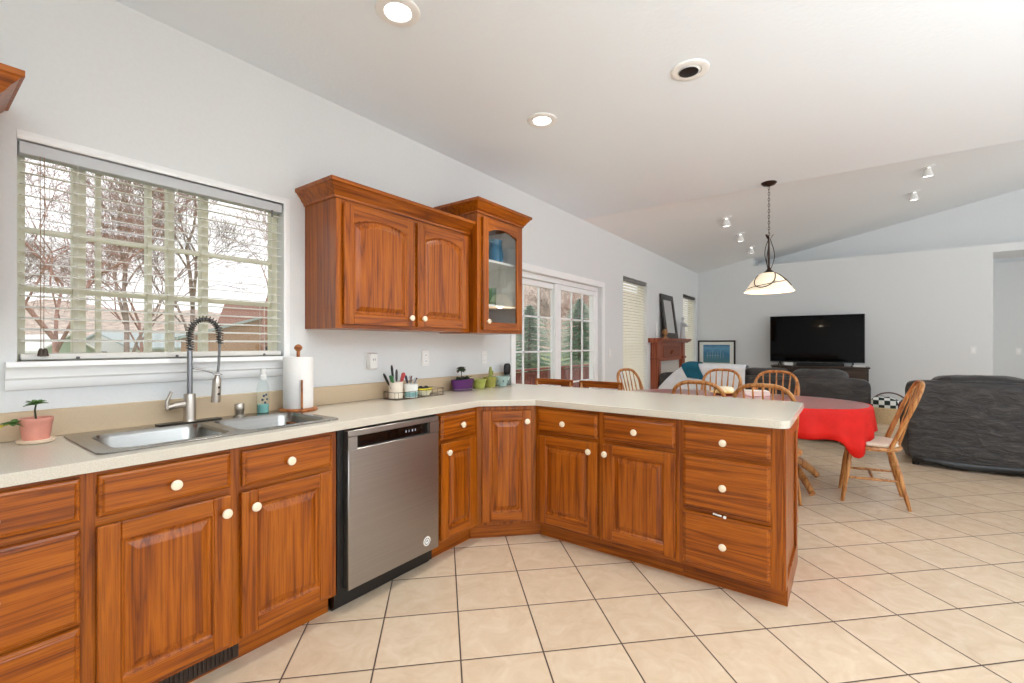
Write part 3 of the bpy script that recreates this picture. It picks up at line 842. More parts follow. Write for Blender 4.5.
# wire caddy with cups
def wire_tray(p, x0, x1, y0, y1, h):
    m = MB()
    for z in (.004, h): m.tube([(a, b, z) for a, b in rrect(x0, x1, y0, y1, .03, 4)], .0016, 6, True)
    pts = rrect(x0, x1, y0, y1, .03, 4)
    for i in range(0, len(pts), 2): m.tube([(pts[i][0], pts[i][1], .004), (pts[i][0], pts[i][1], h)], .0012, 5)
    k = y0+.02
    while k < y1: m.tube([(x0, k, .004), (x1, k, .004)], .0012, 5); k += .03
    k = y0+.06
    while k < y1-.03: m.tube([(x0, k, .004), (x0, k, h)], .0012, 5).tube([(x1, k, .004), (x1, k, h)], .0012, 5); k += .05
    return m.build('wire_tray', BRNZ, p)
p = thing('wire_caddy', 'dark wire caddy on the worktop above the dishwasher', 'caddy', (.15, 2.125, Z0+.0002))
wire_tray(p, -.075, .075, -.215, .225, .05)
def cup(name, label, loc, r0, r1, h, mat, band=None):
    c = thing(name, label, 'cup', loc)
    MB().lathe([(r0, 0), (r1, h), (r1-.004, h), (r0-.004, .006), (0, .005)], 24).build('cup_body', mat, c)
    if band: MB().lathe([(r0+(r1-r0)*.05+.0006, h*.05), (r0+(r1-r0)*.42+.0006, h*.42)], 24, caps=False).build('band', band, c)
    return c
TR = Z0+.0065
cup('utensil_cup', 'cream utensil cup in the wire caddy, fullest of the cups', (.125, 1.985, TR), .046, .048, .108, plain('cream_cup', (232, 222, 206), .4, var=.05, scale=40))
cup('utensil_cup', 'shorter white and aqua striped cup in the wire caddy', (.175, 2.075, TR), .042, .047, .088, plain('white_cup', (232, 234, 230), .4, var=.04, scale=60), plain('aqua_stripe', (128, 170, 172), .4, var=.15, scale=80))
p = thing('snack_bowl', 'small yellow and white bowl in the wire caddy', 'bowl', (.15, 2.215, TR))
MB().lathe([(.035, 0), (.056, .04), (.058, .046), (.054, .046), (.032, .008), (0, .006)], 24).build('bowl', plain('white_bowl', (226, 222, 196), .4), p)
MB().lathe([(.0535, .034), (.0585, .0445), (.0575, .05), (.054, .05)], 24, caps=False).build('rim_band', YELL, p)
for k, (dx, dy) in enumerate(((-.02, -.015), (.015, -.005), (-.005, .022))):
    tag(MB().sup((0, 0, 0), (.017, .02, .019), .9, .9, 14, 8).build('dark_fruit', plain('dark_fruit_skin', (44, 34, 30), .4, var=.2) if k == 0 else MATS['dark_fruit_skin'], None, (.15+dx, 2.215+dy, TR+.045)),
        'small dark fruit in the yellow and white bowl', 'fruit', 'dark fruits in the small bowl')
def utensil(name, label, base, tip, hl, hm, kind):
    base = Vector(base); tip = Vector(tip); d = tip-base
    u = thing(name, label, 'utensil', base)
    q = d*(1-hl)
    MB().tube([(0, 0, 0), q], .0028, 6).build('shaft', CHROME if kind != 'wood' else LIGHTW, u)
    if kind == 'blade': MB().tube([q, q+(d-q)*.3, d*.95, d], [.005, .018, .021, .010], 8, flat=.3).build('blade', hm, u)
    else: MB().tube([q, q+(d-q)*.2, d*.9, d], [.004, .0075, .0085, .005], 8).build('handle', hm, u)
B0 = Vector((.125, 1.985, TR+.012))
utensil('kitchen_knife', 'black handled tool leaning left out of the cream cup', B0+Vector((0, -.01, 0)), B0+Vector((.03, -.12, .155)), .5, BLACK, 'h')
utensil('kitchen_knife', 'tallest black handled tool upright in the cream cup', B0+Vector((-.01, 0, 0)), B0+Vector((-.01, -.025, .205)), .45, BLACK, 'h')
utensil('kitchen_scissors', 'dark grey handled tool beside the tallest one in the cream cup', B0+Vector((.01, .0, 0)), B0+Vector((-.015, .02, .175)), .45, plain('grey_handle', (70, 62, 64), .4), 'h')
utensil('spatula', 'coral pink spatula blade in the cream cup', B0+Vector((.012, .005, 0)), B0+Vector((.03, .045, .155)), .45, PINK, 'blade')
utensil('spatula', 'small green spatula blade in the cream cup behind the pink one', B0+Vector((0, -.005, 0)), B0+Vector((.02, -.055, .14)), .45, GREENP, 'blade')
C0 = Vector((.175, 2.075, TR+.012))
utensil('table_knife', 'dark handled table knife at the left of the striped cup', C0+Vector((0, -.01, 0)), C0+Vector((-.02, -.03, .135)), .4, plain('navy_handle', (46, 50, 70), .4), 'h')
utensil('fork', 'thin steel fork upright in the striped cup', C0, C0+Vector((-.02, .012, .13)), .4, CHROME, 'blade')
utensil('spoon', 'thin steel spoon leaning right in the striped cup', C0+Vector((0, .01, 0)), C0+Vector((-.01, .05, .115)), .35, CHROME, 'blade')

# row of little planters
p = thing('potted_plant', 'purple metal trough with a leggy dark plant by the far outlets', 'plant', (.105, 2.665, Z0+.0002))
def oval_pot(p, rx, ry, h, mat, taper=.85):
    m = MB(); n = 28
    def l(k, z, ins=0): return [((rx-ins)*k*cos(2*pi*i/n), (ry-ins)*k*sin(2*pi*i/n), z) for i in range(n)]
    m.loops([l(taper, 0), l(1, h*.9), l(1.03, h), l(1.0, h, .004), l(.95, h*.85, .004)], True, True)
    return m.build('pot', mat, p)
oval_pot(p, .05, .12, .085, PURPLE)
MB().tube([(0.051*cos(k*pi/12)*.9, .122*sin(k*pi/12)*.9, .012) for k in range(24)], .004, 6, True).build('foot_band', plain('grey_band', (120, 110, 118), .5), p)
m = MB(); m.tube([(0, -.01, .07), (.005, -.02, .12), (.0, -.02, .175)], .003, 6).build('stem', LEAFD, p)
m = MB()
for k in range(16): a = k*2.4; leaf(m, (0, -.02, .17), (cos(a), sin(a), .9-.1*k), .042, .016, .3)
for k in range(18): a = k*2.4; leaf(m, (0, -.07+.008*k, .085), (cos(a)*.6, sin(a), .9), .055, .013, .4)
m.build('leaves', LEAFD, p, solid=.0015)
for k, (yy, hh, lab, tall) in enumerate(((2.865, .075, 'lime green planter next to the purple trough, low foliage', 0), (3.005, .085, 'lime green planter with a tall cactus, second along from the purple trough', 1))):
    p = thing('potted_plant', lab, 'plant', (.105, yy, Z0+.0002))
    m = MB(); pot(m, .042, .056, hh); m.build('pot', LIME if k == 0 else plain('olive_glaze', (172, 168, 84), .45, var=.1), p)
    MB().lathe([(.049, hh*.83), (0, hh*.86)], 20).build('soil', SOIL, p)
    m = MB()
    if tall:
        m.tube([(0, 0, hh*.8), (0, .005, hh+.05), (0, .006, hh+.085)], [.013, .014, .008], 10)
        m.tube([(0, .01, hh+.01), (0, .03, hh+.02), (0, .035, hh+.05)], [.009, .009, .006], 8)
    for j in range(14): a = j*2.4; leaf(m, (.02*cos(a), .02*sin(a), hh*.85), (cos(a), sin(a), .4), .04, .012, .4)
    m.build('leaves', plain('yellow_green_leaf', (150, 156, 70), .5, var=.25, scale=50) if k == 0 else MATS['yellow_green_leaf'], p, solid=.0015)
p = thing('ceramic_bowl', 'pale aqua patterned bowl at the end of the planter row', 'bowl', (.105, 3.165, Z0+.0002))
MB().lathe([(.04, 0), (.055, .03), (.076, .075), (.078, .08), (.073, .078), (.05, .03), (0, .012)], 28).build('bowl', AQUA, p)
m = MB()
for k in range(9): m.M = Matrix.Rotation(k*2*pi/9, 4, 'Z') @ Matrix.Translation((.0655, 0, .05)) @ Matrix.Rotation(radians(66), 4, 'Y'); m.sup((0, 0, 0), (.02, .006, .0012), 1, 1, 8, 4)
m.build('painted_leaves', plain('slate_blue_print', (110, 140, 146), .5), p)
p = thing('dish_brush', 'black round topped brush on a patterned stand at the worktop end', 'brush', (.075, 3.285, Z0+.0002))
m = MB(); m.M = Matrix.Rotation(0, 4, 'Z')
MB().lathe([(.036, 0), (.038, .005), (.034, .085), (.03, .09), (0, .09)], 24).build('stand', plain('mottled_grey_stand', (120, 128, 122), .5, var=.4, scale=70), p)
m.sup((0, 0, .135), (.022, .04, .055), .6, .8, 20, 12); m.build('bristle_head', BLACK, p)

# ================================================================== WALL PLATES
def outlet(label, y, z, kind, deep=.006):
    o = thing('wall_outlet' if kind != 'switch' else 'light_switch', label, 'outlet' if kind != 'switch' else 'switch', (0.0002, y, z))
    MB().box(0, deep, -.036, .036, -.058, .058, .003).build('plate', PLASTIC, o)
    m = MB(); d = deep
    if kind == 'switch': m.box(d, d+.004, -.016, .016, -.032, .032, .002); m.build('rocker', TRIM, o); return o
    for s_ in (-.022, .022): m.box(d, d+.0015, -.015, .015, s_-.014, s_+.014, .001)
    m.build('sockets', TRIM, o)
    m = MB()
    for s_ in (-.022, .022): m.box(d+.0016, d+.0019, -.008, -.005, s_-.006, s_+.006).box(d+.0016, d+.0019, .005, .008, s_-.006, s_+.006)
    m.build('slots', OUTLETG, o); return o
o = outlet('wall outlet with a bulky plug-in adaptor behind the wire caddy, nearest the sink', 1.87, 1.165, 'outlet')
m = MB(); m.box(.008, .045, -.03, .036, -.05, .052, .006); q = m.build('plug_adaptor', PLASTIC, o)
m = MB(); m.box(.0452, .0456, -.004, .0, .005, .018).box(.0452, .0456, .010, .014, .005, .018).lathe([(.003, 0), (0, .0003)], 8, (.0452, .005, -.01)); m.build('slots', OUTLETG, q)
outlet('white wall outlet over the worktop between the caddy and the planters', 2.365, 1.172, 'outlet')
outlet('white wall outlet over the worktop above the small planters', 3.05, 1.160, 'outlet')
outlet('white light switch on the wall just past the glass door', 5.64, 1.158, 'switch')
o = outlet('white switch plate on the far wall right of the television', 0, 0, 'switch'); o.location = (4.14, YF-.0002, 1.18); o.rotation_euler = (0, 0, -pi/2)
o = outlet('white switch plate on the hallway wall at the far right', 0, 0, 'switch'); o.location = (4.92, 11.4998, 1.15); o.rotation_euler = (0, 0, -pi/2)

# ================================================================== CEILING LIGHTS
def can(label, x, y, lit=True):
    c = thing('recessed_light', label, 'ceiling light', (x, y, 2.7598))
    MB().lathe([(.055, -.001), (.06, -.008), (.085, -.010), (.097, -.005), (.098, 0), (.055, 0), (.055, -.001)], 36, caps=False).build('trim_ring', PLASTIC, c)
    if lit:
        MB().lathe([(.0545, -.003), (.04, -.006), (0, -.008)], 28).build('lens', LAMPON, c)
    else:
        MB().lathe([(.0545, -.006), (.05, -.009), (0, -.0095)], 28).build('eyeball', PLASTIC, c)
        MB().sup((-.006, -.004, -.0125), (.05, .05, .004), 1, 1, 20, 6).build('lamp_hole', BLACK, c)
can('lit recessed ceiling light nearest the top edge above the sink', *CANS[0])
can('lit recessed ceiling light above the diagonal corner cabinet', *CANS[1])
can('unlit recessed ceiling light with a dark eye over the peninsula', 1.859, 2.557, False)
SL = ['lit spotlight on the sloped ceiling, nearest in the left row of three', 'lit spotlight on the sloped ceiling, middle of the left row of three', 'lit spotlight on the sloped ceiling, farthest in the left row of three',
      'lit spotlight on the sloped ceiling, nearer of the right pair', 'lit spotlight on the sloped ceiling, farther of the right pair']
for (x, y), lab in zip(SPOTS, SL):
    s_ = thing('ceiling_spotlight', lab, 'ceiling light', (x, y, 2.76+VS*x-.0005), group=None)
    tilt = Matrix.Rotation(-math.atan(VS), 4, 'Y')
    m = MB(); m.M = tilt; m.lathe([(.07, 0), (.07, -.008), (.03, -.014), (0, -.014)], 24); m.build('base', PLASTIC, s_)
    m = MB(); m.M = Matrix.Rotation(radians(14), 4, 'X'); m.lathe([(.02, -.012), (.032, -.03), (.058, -.1), (.062, -.11), (.056, -.108)], 24, caps=False); m.build('lamp_head', PLASTIC, s_)
    m = MB(); m.M = Matrix.Rotation(radians(14), 4, 'X'); m.lathe([(.0565, -.106), (.03, -.113), (0, -.115)], 20); m.build('lens', LAMPON, s_)

# --- pendant
PX, PYY = 1.963, 4.775
pn = thing('pendant_lamp', 'bronze chain pendant lamp with a glowing alabaster glass shade', 'pendant lamp', (PX, PYY, 2.76))
MB().lathe([(.064, 0), (.064, -.006), (.05, -.022), (.02, -.03), (.006, -.036)], 28).build('canopy', BRNZ, pn)
m = MB(); z = -.035; k = 0
while z > -.50:
    a = k*pi/2
    m.tube([(.007*cos(t)*cos(a), .007*cos(t)*sin(a), z-.014+.0165*sin(t)) for t in [i*pi/6 for i in range(12)]], .0022, 5, True)
    z -= .0265; k += 1
zc = z
m.build('chain', BRNZ, pn)
m = MB(); m.tube([(0, 0, zc+.012), (0, 0, -.6), (0, 0, -.80)], [.005, .008, .009], 8)
m.lathe([(.012, -.78), (.02, -.80), (.045, -.825), (.06, -.835), (.0, -.835)], 20)
m.build('stem', BRNZ, pn)
m = MB()
for k in range(3):
    a0 = k*2*pi/3
    pts = [(.012*cos(a0)+(.035*sin(pi*t))*cos(a0+t), .012*sin(a0)+.035*sin(pi*t)*sin(a0+t), -.80+.28*t) for t in [i/8 for i in range(9)]]
    m.tube(pts, .0035, 6)
    q = Vector(pts[-1]); leaf(m, q, (cos(a0), sin(a0), 1.6), .06, .012, .1)
m.build('vine_scrolls', BRNZ, pn, solid=0)
sh = MB().lathe([(.05, -.833), (.08, -.845), (.115, -.874), (.15, -.92), (.172, -.955), (.192, -.985), (.204, -.999), (.206, -1.003), (.2, -1.0), (.188, -.981), (.168, -.951), (.146, -.916), (.11, -.87), (.08, -.841), (.05, -.829)], 48, caps=False).build('shade', SHADEG, pn, ang=80)
m = MB()
def shp(a, t):  # point a little outside the shade
    pr = [(.05, -.833), (.08, -.845), (.115, -.874), (.15, -.92), (.172, -.955), (.192, -.985)]
    k = min(4.999, max(0, t*5)); i = int(k); f = k-i
    r = pr[i][0]*(1-f)+pr[i+1][0]*f+.004; z = pr[i][1]*(1-f)+pr[i+1][1]*f+.002
    return (r*cos(a), r*sin(a), z)
m.tube([shp(-2.6+1.9*t, .05+.9*abs(sin(pi*t*.9+.3))**1.2) for t in [i/24 for i in range(25)]], .0045, 6)
m.tube([shp(-.7+2.0*t, .1+.7*sin(pi*t)) for t in [i/24 for i in range(25)]], .0045, 6)
m.tube([shp(-2.6+2.6*t, .95-.45*t) for t in [i/24 for i in range(25)]], .003, 6)
q = Vector(shp(-1.0, .62)); leaf(m, q, (-.5, -.6, -.2), .07, .016, 0)
m.build('vine_band', BRNZ, sh)
l = bpy.data.lights.new('pendant_bulb', 'POINT'); l.energy = 9; l.color = (1, .82, .6); l.shadow_soft_size = .05
lo = bpy.data.objects.new('pendant_bulb', l); COL.objects.link(lo); lo.location = (PX, PYY, 2.76-.96)

# ================================================================== DINING SET
def windsor(label, loc, rot, name='dining_chair', group=None):
    c = thing(name, label, 'chair', loc, rot, group)
    n = 36; m = MB()
    def out(k, z, bowl=0):
        L = []
        for i in range(n):
            a = 2*pi*i/n; x = .225*math.copysign(abs(cos(a))**.75, cos(a)); y = .21*math.copysign(abs(sin(a))**.75, sin(a))
            x *= (1.0 if y > 0 else 1-.12*(-y/.21)); L.append((x*k, y*k, z))
        return L
    m.loops([out(.9, .43), out(.98, .437), out(1, .447), out(.98, .459), out(.9, .462), out(.6, .452), out(.2, .449)])
    m.build('seat', CHWX, c)
    feet = [(-.20, .19), (.20, .19), (-.205, -.23), (.205, -.23)]; tops = [(-.14, .13), (.14, .13), (-.14, -.13), (.14, -.13)]
    def lp(i, t): return Vector((tops[i][0], tops[i][1], .435)).lerp(Vector((feet[i][0], feet[i][1], 0)), t)
    for i in range(4):
        ts = [0, .1, .18, .22, .26, .4, .6, .72, .76, .8, 1]; rs = [.014, .016, .02, .015, .02, .021, .018, .015, .019, .016, .0125]
        MB().tube([lp(i, t) for t in ts], rs, 10).build('leg', CHW, c)
    for a, b in ((0, 2), (1, 3)):
        p0, p1 = lp(a, .55), lp(b, .52)
        MB().tube([p0, p0.lerp(p1, .5), p1], [.008, .012, .008], 8).build('stretcher', CHWX, c)
    q0 = lp(0, .55).lerp(lp(2, .52), .5); q1 = lp(1, .55).lerp(lp(3, .52), .5)
    MB().tube([q0, q0.lerp(q1, .5), q1], [.008, .012, .008], 8).build('stretcher', CHWX, c)
    def hp(a):   # bow
        cc_ = cos(a); x = -.252*math.copysign(abs(cc_)**.62, cc_)*(1-.30*(1-max(0, sin(a)))**1.5); h = max(0, sin(a))**.62
        return Vector((x, -.115-.205*h, .452+.525*h))
    MB().tube([hp(pi*(.0+i/36)) for i in range(37)], .0155, 10).build('back_bow', CHW, c)
    for k in range(7):
        u = (k-3)/3; x0 = u*.15; a = math.acos(max(-1, min(1, -math.copysign(abs(u*.78)**1.6, u)))); top = hp(a)
        b = Vector((x0, -.19+.055*u*u, .455))
        ms = MB()
        ms.tube([b, b.lerp(top, .35), b.lerp(top, .5), b.lerp(top, .66), b.lerp(top, .8), top], [.006, .0065, .008, .0105, .007, .0055], 8, flat=.7)
        ms.build('spindle', CHW, c)
    return c
ch = windsor('bow back wooden dining chair at the right end of the table, seen side on', (2.69, 4.80, 0), pi/2+.05)
cs = tag(MB().sup((0, 0, 0), (.2, .19, .022), .5, .6, 28, 10, jit=.004).build('seat_cushion', CREAMCL, None, (2.68, 4.80, .478)), 'cream padded cushion on the chair at the right end of the table', 'cushion')
dup(ch, (2.045, 4.08, 0), 0, 'bow back wooden chair on the near side of the table, nearer the peninsula end')
dup(ch, (1.585, 4.08, 0), 0, 'bow back wooden chair on the near side of the table, farther from the peninsula end')
dup(ch, (1.92, 5.42, 0), pi, 'bow back wooden chair across the table, nearer the television')
dup(ch, (1.37, 5.42, 0), pi, 'bow back wooden chair across the table, in front of the white blanket')
dup(ch, (.74, 5.06, 0), -pi/2-.25, 'bow back wooden chair at the left end of the table by the narrow window')
TCX, TCY, TA, TB_ = 1.66, 4.87, 1.05, .575
tb = thing('dining_table', 'oval wooden pedestal dining table under the red cloth', 'table', (TCX, TCY, 0))
def oval(a, b, z, n=72, e=.82): return [(a*math.copysign(abs(cos(2*pi*i/n))**e, cos(2*pi*i/n)), b*math.copysign(abs(sin(2*pi*i/n))**e, sin(2*pi*i/n)), z) for i in range(n)]
MB().loops([oval(TA-.01, TB_-.01, .722), oval(TA, TB_, .728), oval(TA, TB_, .748), oval(TA-.008, TB_-.008, .754)]).build('tabletop', CHWX, tb)
for px in (-.42, .42):
    pe = MB().lathe([(.07, .13), (.085, .16), (.06, .22), (.05, .3), (.075, .42), (.055, .52), (.05, .6), (.08, .68), (.11, .722), (0, .722)], 24, (px, 0, 0)).build('pedestal', CHW, tb)
    for sx, sy in ((1, 1), (1, -1), (-1, 1), (-1, -1)):
        if px*sx < 0: tx = px+sx*.20
        else: tx = px+sx*.23
        ty = sy*.34
        pts = [(px+sx*.04, sy*.05, .21), (px+(tx-px)*.45, ty*.4, .19), (px+(tx-px)*.8, ty*.8, .1), (tx, ty, .032)]
        MB().tube(pts, [.035, .04, .035, .03], 10, flat=.75).build('foot', CHW, tb)
MB().box(-.36, .36, -.025, .025, .28, .36, .006).build('stretcher', CHWX, tb)
# cloth: rectangle over the oval, corners hang lower
def cloth():
    m = MB(); n = 144; rows = []
    e = .82
    for k in (0.02, .4, .75, .95): rows.append([(x*k, y*k, .7565) for x, y, z in oval(TA, TB_, 0, n, e)])
    O = oval(TA, TB_, 0, n, e)
    hx, hy = TA+.20, TB_+.22
    def hang(i):
        x, y, _ = O[i]; nx, ny = x/TA**2, y/TB_**2; l_ = math.hypot(nx, ny)
        return .185+.045*abs(ny/l_)+.15*math.exp(-((abs(x)-.93)/.07)**2), nx/l_, ny/l_
    def hang_(i):
        x, y, _ = O[i]
        nx, ny = x/TA**2, y/TB_**2; l_ = math.hypot(nx, ny); nx /= l_; ny /= l_
        tx = (hx-abs(x))/max(1e-3, abs(nx)) if abs(nx) > .02 else 9
        ty = (hy-abs(y))/max(1e-3, abs(ny)) if abs(ny) > .02 else 9
        return min(tx, ty, .40), nx, ny
    rows.append([(x*1.004, y*1.006, .756) for x, y, z in O])
    rows.append([(x*1.010, y*1.014, .744) for x, y, z in O])
    for t in (.12, .3, .5, .75, 1.0):
        r = []
        for i in range(n):
            d, nx, ny = hang(i); x, y, _ = O[i]
            fold = .016*t*(sin(i*1.05)+.5*sin(i*.43+1))*min(1, d/.25)
            off = .012+.012*t+fold
            r.append((x+nx*off, y+ny*off, .744-d*t))
        rows.append(r)
    m.loops(rows, True, False)
    return m.build('tablecloth', REDC, None, (TCX, TCY, 0), ang=80, solid=.002)
tcl = tag(cloth(), 'bright red glossy tablecloth hanging over the oval dining table', 'tablecloth')
MB().loops([oval(TA*.985, TB_*.985, .7585), oval(TA*.985, TB_*.985, .7600)]).build('clear_vinyl_cover', glass_mat('clear_vinyl', (1, .98, .98), 1.05, .28), tcl)
p = thing('serving_plate', 'yellow plate with wrapped food on the red tablecloth', 'plate', (1.52, 5.10, .7605))
MB().lathe([(.07, 0), (.13, .018), (.135, .022), (.128, .02), (.07, .006), (0, .005)], 32).build('plate', plain('pale_yellow_plate', (238, 222, 130), .3), p)
MB().sup((0, 0, .045), (.085, .07, .035), .7, .8, 20, 10, jit=.012).build('wrapped_food', plain('white_wrap', (240, 234, 214), .5), p)
tag(MB().box(-.11, .11, -.08, .08, 0, .05, .004).build('napkin_stack', PLASTIC, None, (1.80, 5.16, .7605), .3), 'low stack of white napkins on the red tablecloth', 'napkins')
# counter stools behind the peninsula
def stool(label, loc, rot):
    c = thing('counter_stool', label, 'stool', loc, rot)
    MB().box(-.2, .2, -.19, .19, .60, .635, .008).build('seat', CHWX, c)
    for sx in (-1, 1):
        MB().tube([(sx*.16, .15, .605), (sx*.19, .185, 0)], [.018, .015], 10).build('leg', CHW, c)
        MB().tube([(sx*.16, -.15, .605), (sx*.19, -.19, 0)], [.018, .015], 10).build('leg', CHW, c)
        MB().tube([(sx*.17, -.165, .63), (sx*.18, -.205, .80), (sx*.185, -.235, .925)], [.014, .014, .012], 10).build('back_post', CHW, c)
        MB().tube([(sx*.178, .17, .25), (sx*.178, -.172, .25)], .009, 8).build('stretcher', CHW, c)
    MB().tube([(-.176, .168, .3), (.176, .168, .3)], .010, 8).build('footrest', CHWX, c)
    def cr(z0, z1, yo):
        m = MB(); R = []
        for i in range(13):
            x = -.205+.41*i/12; y = yo-.012*cos(pi*(i/12-.5)); R.append([(x, y-.009, z0), (x, y+.009, z0), (x, y+.009, z1), (x, y-.009, z1)])
        return m.loops(R)
    cr(.888, .945, -.232).build('top_rail', OAKH, c)
    cr(.755, .795, -.203).build('lower_rail', CHWX, c)
    return c
st = stool('counter stool with straight oak top rail behind the worktop, nearer the wall', (.30, 3.72+.0, 0), 0)
# seats tuck toward the peninsula: backrest on the far side
st.location = (.293, 3.50, 0); st.rotation_euler = (0, 0, pi)
dup(st, (.775, 3.50, 0), pi, 'counter stool with straight oak top rail behind the worktop, farther from the wall')

# ================================================================== LIVING ROOM
def sofa(label, loc, W_, cushions, arm=.22, hb=.84, hc=.94, D_=.92, rot=0.0):
    c = thing('sofa', label, 'sofa', loc, rot)
    def soft(x0, x1, y0, y1, z0, z1, e=.18, jit=.012, seed=0, nu=48, nv=24):
        return MB().sup(((x0+x1)/2, (y0+y1)/2, (z0+z1)/2), ((x1-x0)/2, (y1-y0)/2, (z1-z0)/2), e, e, nu, nv, jit, seed)
    soft(0, W_, .0, .2, .05, hb, .14, .010, 1, 80, 30).build('back', LEATH, c, ang=80)
    soft(.02, W_-.02, .12, D_-.02, .06, .34, .14, .008, 2).build('base', LEATH, c, ang=80)
    for x in (0, W_-arm): soft(x, x+arm, .1, D_, .05, .62, .25, .01, 3+x).build('arm', LEATH, c, ang=80)
    for i, (a, b) in enumerate(cushions):
        soft(a, b, .03, .34, hb-.36, hc, .42, .014, 5+i).build('back_cushion', LEATH, c, ang=80)
        soft(a, b, .22, D_, .30, .48, .3, .01, 9+i).build('seat_cushion', LEATH, c, ang=80)
    for x in (.08, W_-.08):
        for y in (.08, D_-.1): MB().lathe([(.03, 0), (.03, .07), (0, .07)], 12, (x, y, 0)).build('foot', BLACK, c)
    return c
sofa('long charcoal leather sofa facing the television, white blanket over it', (.14, 7.17, 0), 2.64, [(.24, 1.16), (1.18, 1.76), (1.78, 2.42)])
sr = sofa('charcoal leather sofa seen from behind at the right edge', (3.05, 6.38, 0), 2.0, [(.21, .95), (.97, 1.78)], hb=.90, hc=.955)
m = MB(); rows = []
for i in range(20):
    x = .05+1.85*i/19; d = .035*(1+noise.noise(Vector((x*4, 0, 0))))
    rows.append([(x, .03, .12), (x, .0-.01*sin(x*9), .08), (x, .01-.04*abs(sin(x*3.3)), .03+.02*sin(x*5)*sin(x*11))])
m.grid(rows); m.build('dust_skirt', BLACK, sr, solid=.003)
# blankets
def drape(name, label, cat, mat, x0, x1, ztop, zb_back, zfront, off, skew=0, seed=0, fall=None):
    m = MB(); rows = []
    nx = 36
    for i in range(nx+1):
        u = i/nx; x = x0+(x1-x0)*u
        zt = ztop(x); zb = zb_back(x)
        pr = []
        yb = 7.155-off
        for k in range(9):
            t = k/8; z = zb+(zt-.05-zb)*t; pr.append((yb-.012*noise.noise(Vector((x*7, z*5, seed)))-.01, z))
        for k in range(1, 8):
            a = pi-pi*k/8; pr.append((7.30+(.155+off)*cos(a), zt-.05+(.05+off)*sin(a)))
        for k in range(6):
            t = k/5; pr.append((7.455+off+.12*t, zt-.05-(zt-.05-zfront)*t))
        rows.append([(x+skew*(zt-z)+.012*noise.noise(Vector((x*3, z*6, seed+5))), y, z+.006*noise.noise(Vector((x*8, y*8, seed)))) for y, z in pr])
    m.grid(rows)
    return tag(m.build(name, mat, None, ang=80, solid=.006), label, cat)
def zt_w(x): return .965 if x > .62 else .965-.5*((.62-x)/.57)**1.7
drape('blanket', 'white blanket draped over the left part of the long sofa', 'blanket', WHITECL, .145, 1.38, zt_w, lambda x: min(.42+.06*sin(x*9), zt_w(x)-.12), min(.55, .5), .012, 0, 1)
drape('throw_blanket', 'dark teal throw folded over the white blanket', 'blanket', TEALCL, .50, .74, lambda x: zt_w(x)+.02, lambda x: .78-.1*(x-.4), .7, .022, .45, 4)
# fireplace mantel
fy0, fy1 = 7.2, 8.7
fp_ = thing('fireplace_mantel', 'reddish wooden fireplace mantel with carved panel on the left wall', 'fireplace', (.001, fy0, 0))
Wf = fy1-fy0
for a in (0, Wf-.16):
    m = MB(); m.box(0, .12, a, a+.16, 0, 1.30, .004); m.box(.12, .13, a+.03, a+.13, .2, 1.0, .004); m.box(0, .14, a-.01, a+.17, 0, .14, .004); m.box(0, .14, a-.01, a+.17, 1.02, 1.06, .004)
    m.build('pilaster', REDW, fp_)
MB().box(0, .105, .16, Wf-.16, 1.0, 1.30, .003).build('frieze', REDW, fp_)
m = MB(); m.box(.105, .113, .3, Wf-.3, 1.05, 1.25, .004)
for k in range(7):
    a = radians(15+25*k); m.tube([(.114, Wf/2, 1.1), (.118, Wf/2+.09*cos(a), 1.1+.075*sin(a))], [.008, .014], 8)
m.build('carved_shell', plain('carved_wood', (132, 70, 44), .45, var=.2), fp_)
pr = [(0, 1.30), (.15, 1.30), (.16, 1.315), (.19, 1.325), (.2, 1.34), (.215, 1.345), (.215, 1.37), (0, 1.37)]
m = MB(); m.loops([[(p_[0], -.11, p_[1]) for p_ in pr], [(p_[0], Wf+.09, p_[1]) for p_ in pr]]); m.build('mantel_shelf', REDW, fp_)
m = MB(); m.box(0, .06, .16, .36, 0, 1.0); m.box(0, .06, Wf-.36, Wf-.16, 0, 1.0); m.box(0, .06, .36, Wf-.36, .75, 1.0); m.build('tile_surround', STONE, fp_)
MB().box(0, .02, .36, Wf-.36, 0, .75).build('firebox', SOOT, fp_)
# on the mantel
ZM = 1.3705
mf = thing('leaning_mirror', 'tall dark framed mirror leaning on the mantel shelf', 'mirror', (.115, 7.62, ZM))
m = MB(); m.M = Matrix.Rotation(radians(-7.5), 4, 'Y')
w_, h_, b_ = .66, .76, .095
m.box(-.012, .012, 0, w_, 0, b_, .004).box(-.012, .012, 0, w_, h_-b_, h_, .004).box(-.012, .012, 0, b_, b_, h_-b_, .004).box(-.012, .012, w_-b_, w_, b_, h_-b_, .004)
m.build('frame', FRAMED, mf)
m = MB(); m.M = Matrix.Rotation(radians(-7.5), 4, 'Y'); m.box(-.01, .003, b_, w_-b_, b_, h_-b_); m.build('mirror_glass', plain('mirror_silver', (225, 222, 222), .05, 1.0, var=.01), mf)
s_ = thing('stone_figurine', 'pale grey robed figurine on the right end of the mantel', 'figurine', (.10, 8.62, ZM))
MB().lathe([(.06, 0), (.062, .02), (.05, .025), (0, .025)], 20).build('plinth', STATUE, s_)
